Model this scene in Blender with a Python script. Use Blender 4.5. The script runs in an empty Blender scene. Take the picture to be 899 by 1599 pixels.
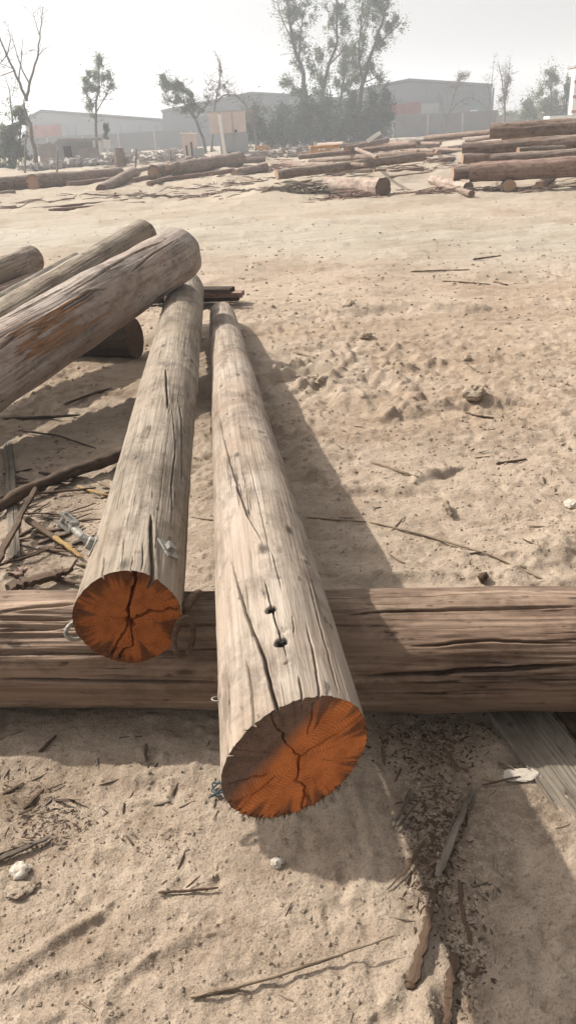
import bpy, math, random
import numpy as np
from mathutils import Vector, Matrix
random.seed(7); RNG=np.random.default_rng(11)
sc=bpy.context.scene; COL=sc.collection
R_=math.radians
# ------------------------------------------------------------------ camera model
FPX=1201.0; PIT=R_(26.27); ROLL=R_(3.0); HC=1.55
Fv=Vector((0,math.cos(PIT),-math.sin(PIT))); u0=Vector((0,math.sin(PIT),math.cos(PIT))); r0v=Vector((1,0,0))
Rv=r0v*math.cos(ROLL)-u0*math.sin(ROLL); Uv=u0*math.cos(ROLL)+r0v*math.sin(ROLL)
CAMP=Vector((0,0,HC))
def ray(px,py): return Fv+Rv*((px-449.5)/FPX)+Uv*((799.5-py)/FPX)
def at(px,py,d): return CAMP+ray(px,py)*d
def atz(px,py,z=0.0):
    v=ray(px,py); return CAMP+v*((z-HC)/v.z)
def aty(px,py,Y):
    v=ray(px,py); return CAMP+v*(Y/v.y)
def dep(P): return (P-CAMP).dot(Fv)
# ------------------------------------------------------------------ numpy noise
def _h(ix,iy,iz,s):
    h=(ix.astype(np.int64)*374761393+iy.astype(np.int64)*668265263+iz.astype(np.int64)*2147483647+s*1274126177)&0xffffffff
    h=((h^(h>>13))*1274126177)&0xffffffff
    h=((h^(h>>16))*2246822519)&0xffffffff
    return ((h^(h>>15))&0xffffff)/16777215.0
def vn(x,y,z=None,s=0):
    x=np.asarray(x,float); y=np.asarray(y,float)
    x,y=np.broadcast_arrays(x,y)
    ix=np.floor(x); iy=np.floor(y); fx=x-ix; fy=y-iy
    fx=fx*fx*(3-2*fx); fy=fy*fy*(3-2*fy)
    if z is None:
        zz=np.zeros_like(ix)
        a=_h(ix,iy,zz,s); b=_h(ix+1,iy,zz,s); c=_h(ix,iy+1,zz,s); d=_h(ix+1,iy+1,zz,s)
        return (a*(1-fx)+b*fx)*(1-fy)+(c*(1-fx)+d*fx)*fy
    z=np.broadcast_to(np.asarray(z,float),x.shape); iz=np.floor(z); fz=z-iz; fz=fz*fz*(3-2*fz)
    def pl(k):
        a=_h(ix,iy,k,s); b=_h(ix+1,iy,k,s); c=_h(ix,iy+1,k,s); d=_h(ix+1,iy+1,k,s)
        return (a*(1-fx)+b*fx)*(1-fy)+(c*(1-fx)+d*fx)*fy
    return pl(iz)*(1-fz)+pl(iz+1)*fz
def fbm(x,y,o=4,s=0,z=None):
    t=0;a=.5;n=0
    for k in range(o):
        t=t+a*(vn(x*2**k+k*17.3,y*2**k-k*9.1,None if z is None else z*2**k,s+k)-.5); n+=a; a*=.5
    return t/n*2
# ------------------------------------------------------------------ objects
def tag(o,label=None,cat=None,group=None,kind=None):
    if label:o['label']=label
    if cat:o['category']=cat
    if group:o['group']=group
    if kind:o['kind']=kind
    return o
def empty(name,loc,label,cat,group=None,mat=None):
    o=bpy.data.objects.new(name,None); COL.objects.link(o); o.empty_display_size=.1
    if mat is not None:o.matrix_world=mat
    else:o.location=loc
    return tag(o,label,cat,group)
def mesh_obj(name,V,Fc,mat,parent=None,smooth=True,inv=None):
    me=bpy.data.meshes.new(name)
    V=np.asarray(V,dtype=np.float32).reshape(-1,3)
    if isinstance(Fc,np.ndarray):
        n=len(Fc); k=Fc.shape[1]
        me.vertices.add(len(V)); me.vertices.foreach_set('co',V.ravel())
        me.loops.add(n*k); me.loops.foreach_set('vertex_index',Fc.astype(np.int32).ravel())
        me.polygons.add(n); me.polygons.foreach_set('loop_start',np.arange(0,n*k,k,dtype=np.int32))
        me.update(calc_edges=True)
    else:
        me.from_pydata([tuple(v) for v in V.tolist()],[],Fc); me.update()
    me.polygons.foreach_set('use_smooth',[smooth]*len(me.polygons))
    me.materials.append(mat)
    o=bpy.data.objects.new(name,me); COL.objects.link(o)
    if parent is not None: o.parent=parent
    return o
def interp_pts(pts,n):
    out=[]
    for i in range(n):
        q=i/(n-1)*(len(pts)-1); k=min(int(q),len(pts)-2); out.append(pts[k].lerp(pts[k+1],q-k))
    return out
class MB:
    def __init__(s): s.v=[]; s.f=[]
    def add(s,V,F):
        b=len(s.v); s.v+= [tuple(p) for p in V]; s.f+=[tuple(i+b for i in f) for f in F]; return s
    def box(s,c,d,M=None,jit=0):
        c=Vector(c); V=[]
        for sx in(-1,1):
            for sy in(-1,1):
                for sz in(-1,1):
                    p=Vector((sx*d[0]/2,sy*d[1]/2,sz*d[2]/2))
                    if jit: p+=Vector((random.uniform(-jit,jit),random.uniform(-jit,jit),random.uniform(-jit,jit)))
                    if M: p=M@p
                    V.append(p+c)
        return s.add(V,[(0,1,3,2),(4,6,7,5),(0,4,5,1),(2,3,7,6),(0,2,6,4),(1,5,7,3)])
    def tube(s,pts,rad,n=8,jag=0):
        pts=[Vector(p) for p in pts]; 
        if not hasattr(rad,'__len__'): rad=[rad]*len(pts)
        V=[];F=[]; side=None
        for i,p in enumerate(pts):
            t=(pts[min(i+1,len(pts)-1)]-pts[max(i-1,0)]).normalized()
            if side is None:
                side=t.cross(Vector((0,0,1))) if abs(t.z)<.9 else t.cross(Vector((1,0,0)))
            side=(side-t*side.dot(t)).normalized(); up=side.cross(t)
            for k in range(n):
                a=2*math.pi*k/n; rr=rad[i]*(1+random.uniform(-jag,jag))
                V.append(p+side*math.cos(a)*rr+up*math.sin(a)*rr)
        for i in range(len(pts)-1):
            for k in range(n):
                k2=(k+1)%n; F.append((i*n+k,i*n+k2,(i+1)*n+k2,(i+1)*n+k))
        F.append(tuple(range(n))[::-1]); F.append(tuple((len(pts)-1)*n+k for k in range(n)))
        return s.add(V,F)
    def build(s,name,mat,parent=None,smooth=False,origin=None):
        V=np.array([tuple(v) for v in s.v],dtype=np.float64)
        o=None
        if origin is not None: V=V-np.array(tuple(origin))
        o=mesh_obj(name,V,s.f,mat,parent,smooth)
        if origin is not None: o.location=origin
        return o
# ------------------------------------------------------------------ materials
def newmat(name):
    m=bpy.data.materials.new(name); m.use_nodes=True; nt=m.node_tree; b=nt.nodes['Principled BSDF']
    b.inputs['Specular IOR Level'].default_value=.25
    return m,nt,b
def N(nt,t,**k):
    n=nt.nodes.new(t)
    for a,v in k.items():
        if a.startswith('i_'):
            key=a[2:]; key=int(key) if key.isdigit() else key.replace('_',' ')
            n.inputs[key].default_value=v
        else: setattr(n,a,v)
    return n
def ramp(nt,src,stops,mode='LINEAR'):
    r=nt.nodes.new('ShaderNodeValToRGB'); cr=r.color_ramp; cr.interpolation=mode
    while len(cr.elements)<len(stops): cr.elements.new(.5)
    for e,(p,c) in zip(cr.elements,stops):
        e.position=p; e.color=(*c,1) if len(c)==3 else c
    nt.links.new(src,r.inputs[0]); return r.outputs['Color']
def noise(nt,vec,scale,detail=5,rough=.6,dist=0):
    n=N(nt,'ShaderNodeTexNoise'); n.inputs['Scale'].default_value=scale; n.inputs['Detail'].default_value=detail
    n.inputs['Roughness'].default_value=rough; n.inputs['Distortion'].default_value=dist
    nt.links.new(vec,n.inputs['Vector']); return n.outputs['Fac']
def mapping(nt,sc_,loc=(0,0,0),src=None):
    m=N(nt,'ShaderNodeMapping'); m.inputs['Scale'].default_value=sc_; m.inputs['Location'].default_value=loc
    if src is None:
        tc=N(nt,'ShaderNodeTexCoord'); src=tc.outputs['Object']
    nt.links.new(src,m.inputs['Vector']); return m.outputs['Vector']
def mix(nt,fac,a,b,mode='MIX'):
    m=N(nt,'ShaderNodeMix',data_type='RGBA',blend_type=mode)
    for sck,v in ((m.inputs[0],fac),(m.inputs[6],a),(m.inputs[7],b)):
        if hasattr(v,'links') or hasattr(v,'is_output') : nt.links.new(v,sck)
        elif isinstance(v,(int,float)): sck.default_value=v
        else: sck.default_value=(*v,1)
    return m.outputs[2]
def bump(nt,b,h,strength,dist,prev=None):
    n=N(nt,'ShaderNodeBump'); n.inputs['Strength'].default_value=strength; n.inputs['Distance'].default_value=dist
    nt.links.new(h,n.inputs['Height'])
    if prev is not None: nt.links.new(prev,n.inputs['Normal'])
    nt.links.new(n.outputs[0],b.inputs['Normal']); return n.outputs[0]
WK=.62
def wood(name,light,mid,dark,blot,seed=0,fine=60,streak=.5,blot_amt=.5,stretch=1.5,axis=0,stain=None):
    m,nt,b=newmat(name); b.inputs['Roughness'].default_value=.85
    light,mid,dark,blot=[tuple(x*WK*g for x,g in zip(c_,(1,1.01,1.05))) for c_ in (light,mid,dark,blot)]
    def ax(a,c): return (a,c,c) if axis==0 else (c,c,a)
    v1=mapping(nt,ax(stretch,fine),(seed*3.1,seed*1.7,seed))
    v2=mapping(nt,ax(.5*stretch,14),(seed,seed*2.2,1))
    v3=mapping(nt,ax(1.2,2.6),(seed*.7,3,seed))
    g=noise(nt,v1,1,6,.65,.15); c1=ramp(nt,g,[(.32,dark),(.44,mid),(.58,light)])
    g2=noise(nt,v2,1,5,.6,.3); c2=ramp(nt,g2,[(.24,dark),(.44,mid),(.62,light)])
    c=mix(nt,streak,c1,c2)
    g3=noise(nt,v3,1,6,.62,.4); f3=ramp(nt,g3,[(.42,(0,0,0)),(.66,(1,1,1))])
    ff=N(nt,'ShaderNodeMath',operation='MULTIPLY'); nt.links.new(f3,ff.inputs[0]); ff.inputs[1].default_value=blot_amt
    c=mix(nt,ff.outputs[0],c,blot)
    # short dark flecks and weather marks
    v4=mapping(nt,ax(14,42),(seed,4,2)); g4=noise(nt,v4,1,3,.5)
    f4=ramp(nt,g4,[(.66,(0,0,0)),(.73,(.7,.7,.7))]); c=mix(nt,f4,c,tuple(x*.45 for x in dark))
    v6=mapping(nt,ax(.9,1.1),(seed*1.3,7,2)); g6=noise(nt,v6,2.3,7,.7,.6)
    c=mix(nt,ramp(nt,g6,[(.3,(.55,.55,.55)),(.5,(0,0,0))]),c,mid,'MULTIPLY')
    # small dark knots
    vk=N(nt,'ShaderNodeTexVoronoi'); nt.links.new(mapping(nt,ax(2.6,7.5),(seed*5.1,2,seed)),vk.inputs['Vector']); vk.inputs['Scale'].default_value=1
    wn=noise(nt,mapping(nt,ax(20,40),(seed,2,2)),1,3,.6); ka=N(nt,'ShaderNodeMath',operation='MULTIPLY_ADD'); nt.links.new(wn,ka.inputs[0]); ka.inputs[1].default_value=.12; nt.links.new(vk.outputs['Distance'],ka.inputs[2])
    c=mix(nt,ramp(nt,ka.outputs[0],[(.10,(.85,.85,.85)),(.17,(0,0,0))]),c,tuple(x*.6 for x in dark))
    # mottled grime
    gm=noise(nt,mapping(nt,ax(5,9),(seed,9,4)),1,8,.75,.3); c=mix(nt,.7,c,ramp(nt,gm,[(.38,(.42,.38,.35)),(.53,(1,1,1))]),'MULTIPLY')
    # hairline drying checks
    v7=mapping(nt,ax(2.2*stretch,fine*2.6),(seed*2.3,3,9)); g7=noise(nt,v7,1,3,.5,.1); g8=noise(nt,mapping(nt,ax(1.6,9),(seed,8,3)),1,3,.6)
    ad=N(nt,'ShaderNodeMath',operation='ADD'); nt.links.new(g7,ad.inputs[0]); nt.links.new(g8,ad.inputs[1])
    c=mix(nt,ramp(nt,ad.outputs[0],[(.72,(.8,.8,.8)),(.77,(0,0,0))]),c,tuple(x*.35 for x in dark))
    nt.links.new(c,b.inputs['Base Color'])
    v5=mapping(nt,ax(stretch*7,fine*2.4),(seed,1,8)); g5=noise(nt,v5,1,4,.7)
    mm=N(nt,'ShaderNodeMath',operation='ADD'); nt.links.new(g,mm.inputs[0]); nt.links.new(g5,mm.inputs[1])
    bump(nt,b,mm.outputs[0],.75,.0034 if fine>20 else .01)
    return m
W={}
W['grey']=wood('weathered_wood_grey',(.60,.505,.40),(.42,.34,.26),(.13,.092,.066),(.43,.31,.21),1,64,.36,.65)
W['greyL']=wood('weathered_wood_pale',(.53,.445,.345),(.36,.295,.215),(.12,.085,.06),(.33,.25,.165),2,62,.36,.65)
W['brown']=wood('weathered_wood_brown',(.55,.40,.28),(.21,.14,.095),(.035,.022,.016),(.32,.20,.13),3,36,.62,.6,.7)
W['big']=wood('weathered_wood_greyish',(.68,.59,.50),(.50,.42,.345),(.16,.115,.085),(.52,.34,.23),4,44,.5,.5,1.2)
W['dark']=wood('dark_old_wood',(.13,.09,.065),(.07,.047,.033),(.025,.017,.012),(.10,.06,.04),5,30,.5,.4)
W['far_a']=wood('far_wood_tan',(.46,.37,.29),(.34,.255,.19),(.17,.12,.085),(.38,.25,.18),6,12,.5,.5,.6)
W['far_p']=wood('far_wood_pale',(.62,.50,.40),(.50,.385,.30),(.26,.19,.14),(.5,.36,.28),16,12,.5,.5,.6)
W['far_b']=wood('far_wood_brown',(.44,.335,.26),(.31,.22,.165),(.13,.09,.065),(.38,.24,.17),7,12,.5,.6,.6)
W['far_r']=wood('far_wood_red',(.46,.315,.24),(.34,.21,.15),(.15,.09,.065),(.42,.3,.23),8,12,.5,.5,.6)
W['bark']=wood('bark_strip',(.17,.115,.075),(.10,.062,.04),(.03,.02,.014),(.2,.12,.07),9,50,.5,.4,3)
W['stick']=wood('dry_stick',(.42,.33,.23),(.30,.22,.145),(.12,.08,.05),(.3,.2,.12),10,60,.5,.4,3)
W['plank']=wood('weathered_plank',(.36,.31,.24),(.26,.215,.16),(.10,.08,.06),(.22,.18,.13),11,55,.6,.5,1.5)
W['yellow']=wood('fresh_split_wood',(.62,.42,.17),(.5,.31,.11),(.22,.12,.05),(.5,.33,.15),12,60,.5,.4,3)
def cutmat(name,core,ring,rim,seed,cx=0,cy=0,grey=None,freq=150,depth=1.0):
    # face lies in the local YZ plane
    m,nt,b=newmat(name); b.inputs['Roughness'].default_value=.8
    tc=N(nt,'ShaderNodeTexCoord'); sp=N(nt,'ShaderNodeSeparateXYZ'); nt.links.new(tc.outputs['Object'],sp.inputs[0])
    def M(op,a,c=None):
        n=N(nt,'ShaderNodeMath',operation=op)
        for i,v in enumerate((a,c)):
            if v is None: continue
            if isinstance(v,(int,float)): n.inputs[i].default_value=v
            else: nt.links.new(v,n.inputs[i])
        return n.outputs[0]
    y=M('SUBTRACT',sp.outputs[1],cx); z=M('SUBTRACT',sp.outputs[2],cy)
    r=M('SQRT',M('ADD',M('MULTIPLY',y,y),M('MULTIPLY',z,z)))
    vv=mapping(nt,(1,1,1),(seed,seed,seed)); n1=noise(nt,vv,9,3); rr=M('ADD',r,M('MULTIPLY',n1,.02))
    s=M('SINE',M('MULTIPLY',rr,freq*6.28)); s=M('ADD',M('MULTIPLY',s,.5),.5)
    c=mix(nt,M('MULTIPLY',s,.5),core,ring)
    n2=noise(nt,vv,60,5,.7); c=mix(nt,M('MULTIPLY',ramp(nt,n2,[(.35,(0,0,0)),(.7,(1,1,1))]),.38),c,rim)
    # lobed dark rim stain: radius threshold varies with angle
    at2=M('ARCTAN2',y,z); cb=N(nt,'ShaderNodeCombineXYZ'); nt.links.new(M('MULTIPLY',M('SINE',at2),2.4),cb.inputs[0]); nt.links.new(M('MULTIPLY',M('COSINE',at2),2.4),cb.inputs[1]); cb.inputs[2].default_value=seed
    n3=noise(nt,cb.outputs[0],1.3,5,.65)
    rf=M('SQRT',M('ADD',M('MULTIPLY',sp.outputs[1],sp.outputs[1]),M('MULTIPLY',sp.outputs[2],sp.outputs[2])))
    thr=M('ADD',M('MULTIPLY',rf,1.0/depth),M('MULTIPLY',M('SUBTRACT',n3,.5),2.0))
    c=mix(nt,M('MULTIPLY',ramp(nt,thr,[(.64,(0,0,0)),(.82,(1,1,1))]),.82),c,rim)
    if grey:
        gy,gz,g0=grey; d=M('ADD',M('ADD',M('MULTIPLY',sp.outputs[1],gy),M('MULTIPLY',sp.outputs[2],gz)),M('MULTIPLY',n1,.07))
        c=mix(nt,M('MULTIPLY',ramp(nt,M('MULTIPLY',M('ADD',d,g0),10),[(.35,(0,0,0)),(.75,(1,1,1))]),.92),c,(.150,.108,.085))
    # radial drying checks
    cr2=N(nt,'ShaderNodeCombineXYZ'); nt.links.new(M('MULTIPLY',M('SINE',at2),16),cr2.inputs[0]); nt.links.new(M('MULTIPLY',M('COSINE',at2),16),cr2.inputs[1]); nt.links.new(M('MULTIPLY',rr,9),cr2.inputs[2])
    nr_=noise(nt,cr2.outputs[0],1,4,.6); c=mix(nt,ramp(nt,nr_,[(.31,(.75,.75,.75)),(.36,(0,0,0))]),c,tuple(x*.45 for x in rim))
    n4=noise(nt,vv,30,6,.75); c=mix(nt,.55,c,ramp(nt,n4,[(.36,(.30,.25,.22)),(.56,(1,1,1))]),'MULTIPLY')
    nt.links.new(c,b.inputs['Base Color'])
    bump(nt,b,M('ADD',M('MULTIPLY',s,.5),M('ADD',n2,n4)),.7,.004)
    return m
W['cutR']=cutmat('cut_end_orange',(.78,.25,.065),(.44,.13,.035),(.15,.06,.032),3,-.01,.0,grey=(.62,.80,-.03),depth=.17,freq=170)
W['cutL']=cutmat('cut_end_rust',(.47,.145,.034),(.30,.08,.018),(.085,.034,.014),5,.0,-.005,depth=.150,freq=190)
W['cutF']=cutmat('cut_end_far',(.45,.30,.20),(.30,.18,.12),(.12,.07,.05),8,depth=.35,freq=40)
W['cutG']=cutmat('cut_end_grey',(.22,.155,.11),(.16,.11,.08),(.08,.05,.035),9,depth=.3,freq=60)
W['cutO']=cutmat('cut_end_warm',(.42,.25,.17),(.3,.17,.11),(.2,.12,.08),10,depth=.3,freq=80)
def plain(name,c,rough=.8,metal=0,ns=6,var=.25,bmp=.0,scale=None):
    m,nt,b=newmat(name); b.inputs['Roughness'].default_value=rough; b.inputs['Metallic'].default_value=metal
    v=mapping(nt,scale or (1,1,1)); n=noise(nt,v,ns,6,.65)
    nt.links.new(ramp(nt,n,[(.3,tuple(x*(1-var) for x in c)),(.7,tuple(min(1,x*(1+var)) for x in c))]),b.inputs['Base Color'])
    if bmp: bump(nt,b,n,.5,bmp)
    return m
W['galv']=plain('galvanised_steel',(.27,.255,.225),.65,.3,90,.5,.0012)
W['rust']=plain('rusty_steel',(.10,.066,.046),.8,.3,70,.5,.0015)
W['stone']=plain('pale_stone',(.42,.37,.31),.9,0,20,.15,.004)
W['cloth']=plain('blue_cord',(.055,.075,.08),.9,0,60,.4,.001)
W['leaf']=plain('foliage_greygreen',(.15,.185,.105),.8,0,.8,.35)
W['leafD']=plain('foliage_dark',(.05,.080,.046),.8,0,.5,.35)
W['leafB']=plain('foliage_dry',(.17,.15,.11),.85,0,.8,.3)
for k_ in('leaf','leafD','leafB'):
    m_=W[k_]; nt_=m_.node_tree; b_=nt_.nodes['Principled BSDF']; out_=nt_.nodes['Material Output']; tr_=nt_.nodes.new('ShaderNodeBsdfTranslucent'); mx_=nt_.nodes.new('ShaderNodeMixShader'); mx_.inputs[0].default_value=.4
    nt_.links.new(b_.inputs['Base Color'].links[0].from_socket,tr_.inputs[0]); nt_.links.new(b_.outputs[0],mx_.inputs[1]); nt_.links.new(tr_.outputs[0],mx_.inputs[2]); nt_.links.new(mx_.outputs[0],out_.inputs['Surface'])
W['trunk']=plain('tree_bark',(.085,.068,.052),.9,0,2,.3)
W['twig']=plain('bare_branches',(.12,.10,.082),.9,0,2,.25)
W['wallC']=plain('block_wall',(.135,.135,.13),.9,0,.6,.2)
W['whA']=plain('warehouse_sheet_pale',(.30,.315,.33),.6,0,.05,.1,scale=(1,1,3))
W['whB']=plain('warehouse_sheet_grey',(.16,.185,.205),.6,0,.05,.12,scale=(1,1,3))
W['whC']=plain('warehouse_sheet_light',(.21,.23,.25),.6,0,.05,.12,scale=(1,1,3))
W['roof']=plain('warehouse_roof',(.17,.185,.20),.6,0,.1,.1)
W['red']=plain('rust_red_sheet',(.28,.07,.035),.7,0,.9,.35,scale=(3,3,.5))
W['beige']=plain('beige_panel',(.56,.47,.42),.8,0,.7,.12)
W['greyp']=plain('grey_panel',(.30,.31,.31),.8,0,.8,.15)
W['white']=plain('white_board',(.72,.70,.66),.7,0,2,.1)
W['orange']=plain('orange_crate',(.50,.26,.10),.8,0,2,.3)
W['concrete']=plain('old_concrete',(.30,.27,.25),.9,0,1.2,.3)
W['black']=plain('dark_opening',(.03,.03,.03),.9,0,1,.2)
# sand
def sandmat():
    m,nt,b=newmat('sand'); b.inputs['Roughness'].default_value=.95; b.inputs['Specular IOR Level'].default_value=.1
    tc=N(nt,'ShaderNodeTexCoord'); o=tc.outputs['Object']
    n1=noise(nt,mapping(nt,(1,1,1),src=o),.55,5,.6,.5)
    c=ramp(nt,n1,[(.3,(.335,.268,.204)),(.5,(.385,.311,.240)),(.7,(.415,.342,.268))])
    n2=noise(nt,mapping(nt,(1,1,1),(5,5,5),src=o),9,8,.7)
    c=mix(nt,.75,c,ramp(nt,n2,[(.3,(.66,.62,.58)),(.55,(1,1,1)),(.75,(1.0,1.0,1.0))]),'MULTIPLY')
    n3=noise(nt,mapping(nt,(1,1,1),(1,5,5),src=o),160,4,.7)
    c=mix(nt,.8,c,ramp(nt,n3,[(.33,(.58,.54,.5)),(.5,(1,1,1))]),'MULTIPLY')
    n6=noise(nt,mapping(nt,(1.2,3.2,1),(2,9,1),src=o),1.6,9,.72); c=mix(nt,.7,c,ramp(nt,n6,[(.38,(.74,.71,.68)),(.52,(1,1,1)),(.66,(1.0,1.0,1.0))]),'MULTIPLY')
    # driven track: greyer compacted band
    at_=N(nt,'ShaderNodeAttribute',attribute_name='track'); c=mix(nt,at_.outputs['Fac'],c,mix(nt,n2,(.32,.285,.23),(.375,.34,.28)))
    tl=noise(nt,mapping(nt,(.25,7,1),(2,2,1),src=o),1,6,.65,.3); tm=mix(nt,at_.outputs['Fac'],(1,1,1),ramp(nt,tl,[(.36,(.80,.80,.79)),(.5,(1,1,1)),(.64,(1.08,1.08,1.08))])); c=mix(nt,1.0,c,tm,'MULTIPLY')
    at3=N(nt,'ShaderNodeAttribute',attribute_name='crumb'); c=mix(nt,at3.outputs['Fac'],c,mix(nt,.5,c,(.80,.74,.68),'MULTIPLY'))
    at2=N(nt,'ShaderNodeAttribute',attribute_name='litter')
    n5=noise(nt,mapping(nt,(1,1,1),(7,5,1),src=o),38,6,.75)
    mul=N(nt,'ShaderNodeMath',operation='MULTIPLY'); nt.links.new(at2.outputs['Fac'],mul.inputs[0]); nt.links.new(ramp(nt,n5,[(.36,(0,0,0)),(.56,(1,1,1))]),mul.inputs[1])
    c=mix(nt,mul.outputs[0],c,(.085,.058,.038))
    nt.links.new(c,b.inputs['Base Color'])
    p=bump(nt,b,n2,.7,.03); p=bump(nt,b,n3,.8,.004,p); n7=noise(nt,mapping(nt,(1,1,1),(4,1,5),src=o),45,6,.7); p=bump(nt,b,n7,.6,.008,p)
    return m
W['sand']=sandmat()
# ------------------------------------------------------------------ ground
def seg_dist(X,Y,pts):
    D=np.full(X.shape,1e9); T=np.zeros(X.shape); tot=0
    for (x1,y1),(x2,y2) in zip(pts[:-1],pts[1:]):
        dx,dy=x2-x1,y2-y1; L2=dx*dx+dy*dy+1e-9
        t=np.clip(((X-x1)*dx+(Y-y1)*dy)/L2,0,1); d=np.hypot(X-x1-t*dx,Y-y1-t*dy)
        s=((X-x1)*dy-(Y-y1)*dx)/math.sqrt(L2)
        D=np.where(d<np.abs(D),d*np.sign(s+1e-12),D)
    return D
def pxl(*p): return [tuple(atz(x,y)[:2]) for x,y in p]
# (polyline, width, height): ridges and troughs the photograph shows in the sand
RIDGES=[(pxl((418,588),(470,575),(530,585),(600,590),(650,615)),.085,.055),
 (pxl((440,612),(500,600),(560,625),(600,640)),.10,.04),
 (pxl((440,655),(470,690),(500,740)),.08,.03),
 (pxl((520,485),(600,478),(740,480)),.10,.04),
 (pxl((640,640),(700,620),(760,625)),.11,.04),
 (pxl((540,770),(620,770),(700,740)),.05,.02),
 (pxl((0,1515),(70,1475),(150,1425)),.014,.014),
 (pxl((0,1560),(80,1530),(200,1480)),.02,.009),
 (pxl((235,1500),(290,1468),(315,1462)),.018,.020),
 (pxl((170,1590),(180,1530),(230,1500)),.015,.008),
 (pxl((548,1230),(570,1300),(580,1340),(545,1400)),.012,.014),
 (pxl((20,1365),(50,1375)),.03,.02),
 (pxl((600,1560),(640,1500),(668,1420)),.02,.016),
 (pxl((680,1590),(690,1500),(670,1420)),.025,.022),
 (pxl((870,1590),(880,1480),(899,1420)),.02,.012),
 (pxl((0,1195),(90,1180),(200,1200),(340,1190)),.04,.016),
 (pxl((560,900),(700,905),(890,905)),.05,.02),
 (pxl((720,960),(800,860),(899,830)),.10,.02),
 (pxl((500,560),(640,550),(800,600)),.09,.02)]
TRK=[pxl((-200,352),(300,352),(899,345),(1200,340)),pxl((-200,378),(300,378),(899,368),(1200,362))]
def ground_h(X,Y,lod=None):
    X=np.asarray(X,float); Y=np.asarray(Y,float)
    D=np.hypot(X,Y)
    if lod is None: lod=D
    h=fbm(X*.35,Y*.35,3,1)*.05*np.clip(D/6,.15,1.5)
    h=h+fbm(X*1.9+5,Y*1.9,4,2)*.022
    zone=np.clip((Y-2.3)/1.5,0,1)*np.clip((11-Y)/2,0,1)
    rough=(.30+zone*.8)*np.clip(.75+1.9*fbm(X*.55,Y*.55,3,31),.12,1.9)
    f1=np.clip(1.6-lod/9,0,1); f2=np.clip(1.5-lod/4.5,0,1)
    h=h+fbm(X*22,Y*22,3,6)*.0085*(rough+.25)*np.clip(1.8-lod/10,0,1)+fbm(X*7+fbm(X*3,Y*3,2,77),Y*7,4,5)*.014*rough*np.clip(1.6-lod/22,0,1)
    cl=np.clip(vn(X*13,Y*13,s=9)-.66,0,1)*np.clip(fbm(X*1.3,Y*1.3,2,8)*3+.3,0,1)
    h=h+cl*.075*rough*f1
    cl2=np.clip(vn(X*31,Y*31,s=19)-.64,0,1)*np.clip(fbm(X*2.3,Y*2.3,2,18)*3+.4,0,1.2)
    h=h+cl2*.028*f2
    h=h-np.clip(vn(X*17+3,Y*14,s=29)-.72,0,1)*.05*f2*(.5+zone)
    h=h+fbm(X*48,Y*48,3,12)*.0036*f2
    h=h-np.clip(vn(X*24+9,Y*22,s=39)-.68,0,1)*.035*np.clip(1.8-lod/9,0,1)*np.clip(fbm(X*1.7,Y*1.7,2,45)*3+.5,0,1)
    far=np.clip((Y-6)/3,0,1)*np.clip(2.2-lod/20,0,1); h=h+far*(fbm(X*2.2,Y*5.5,4,61)*.022+np.clip(vn(X*4,Y*5,s=62)-.7,0,1)*.10)
    # wind-swept / dragged fine lines
    h=h+np.sin((X*.35+Y+fbm(X,Y,2,4)*.6)*70)*.0012*f2*np.clip(fbm(X*1.1,Y*1.1,2,41)*3,0,1)
    for i,(pl,w,hh) in enumerate(RIDGES):
        xs=[p[0] for p in pl]; ys=[p[1] for p in pl]
        m=(X>min(xs)-5*w)&(X<max(xs)+5*w)&(Y>min(ys)-5*w)&(Y<max(ys)+5*w)
        if not m.any(): continue
        x=X[m];y=Y[m]; wob=fbm(x*5,y*5,4,50+i)*w*1.8
        d=seg_dist(x,y,pl)+wob
        pr=np.exp(-(d/w)**2)-.55*np.exp(-((d-1.6*w)/(w*1.0))**2)
        h[m]+=hh*pr*(.25+1.3*vn(x*9,y*9,s=60+i))*(.6 if w<.05 else 1)*(.55+.9*vn(x*21,y*21,s=80+i))
    for i,pl in enumerate(TRK):
        d=seg_dist(X,Y,pl)+fbm(X*.3,Y*.3,2,70+i)*.5
        h=h-.05*np.exp(-(d/.35)**2)+.04*np.exp(-((np.abs(d)-.6)/.2)**2)
    # mounded earth under and beyond the yard piles
    h=h+np.clip((Y-17)/6,0,1)*fbm(X*.5,Y*.5,4,90)*.28*np.clip(1.8-lod/60,0,1)
    # keep the ground flat under the crosswise log and the pole that lies on it
    return h
def gz(x,y): return float(ground_h(np.array([float(x)]),np.array([float(y)]))[0])
def gp(px,py,dz=0):
    P=atz(px,py,0.0)
    for _ in range(2): P=atz(px,py,gz(P.x,P.y)+dz)
    return P
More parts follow.
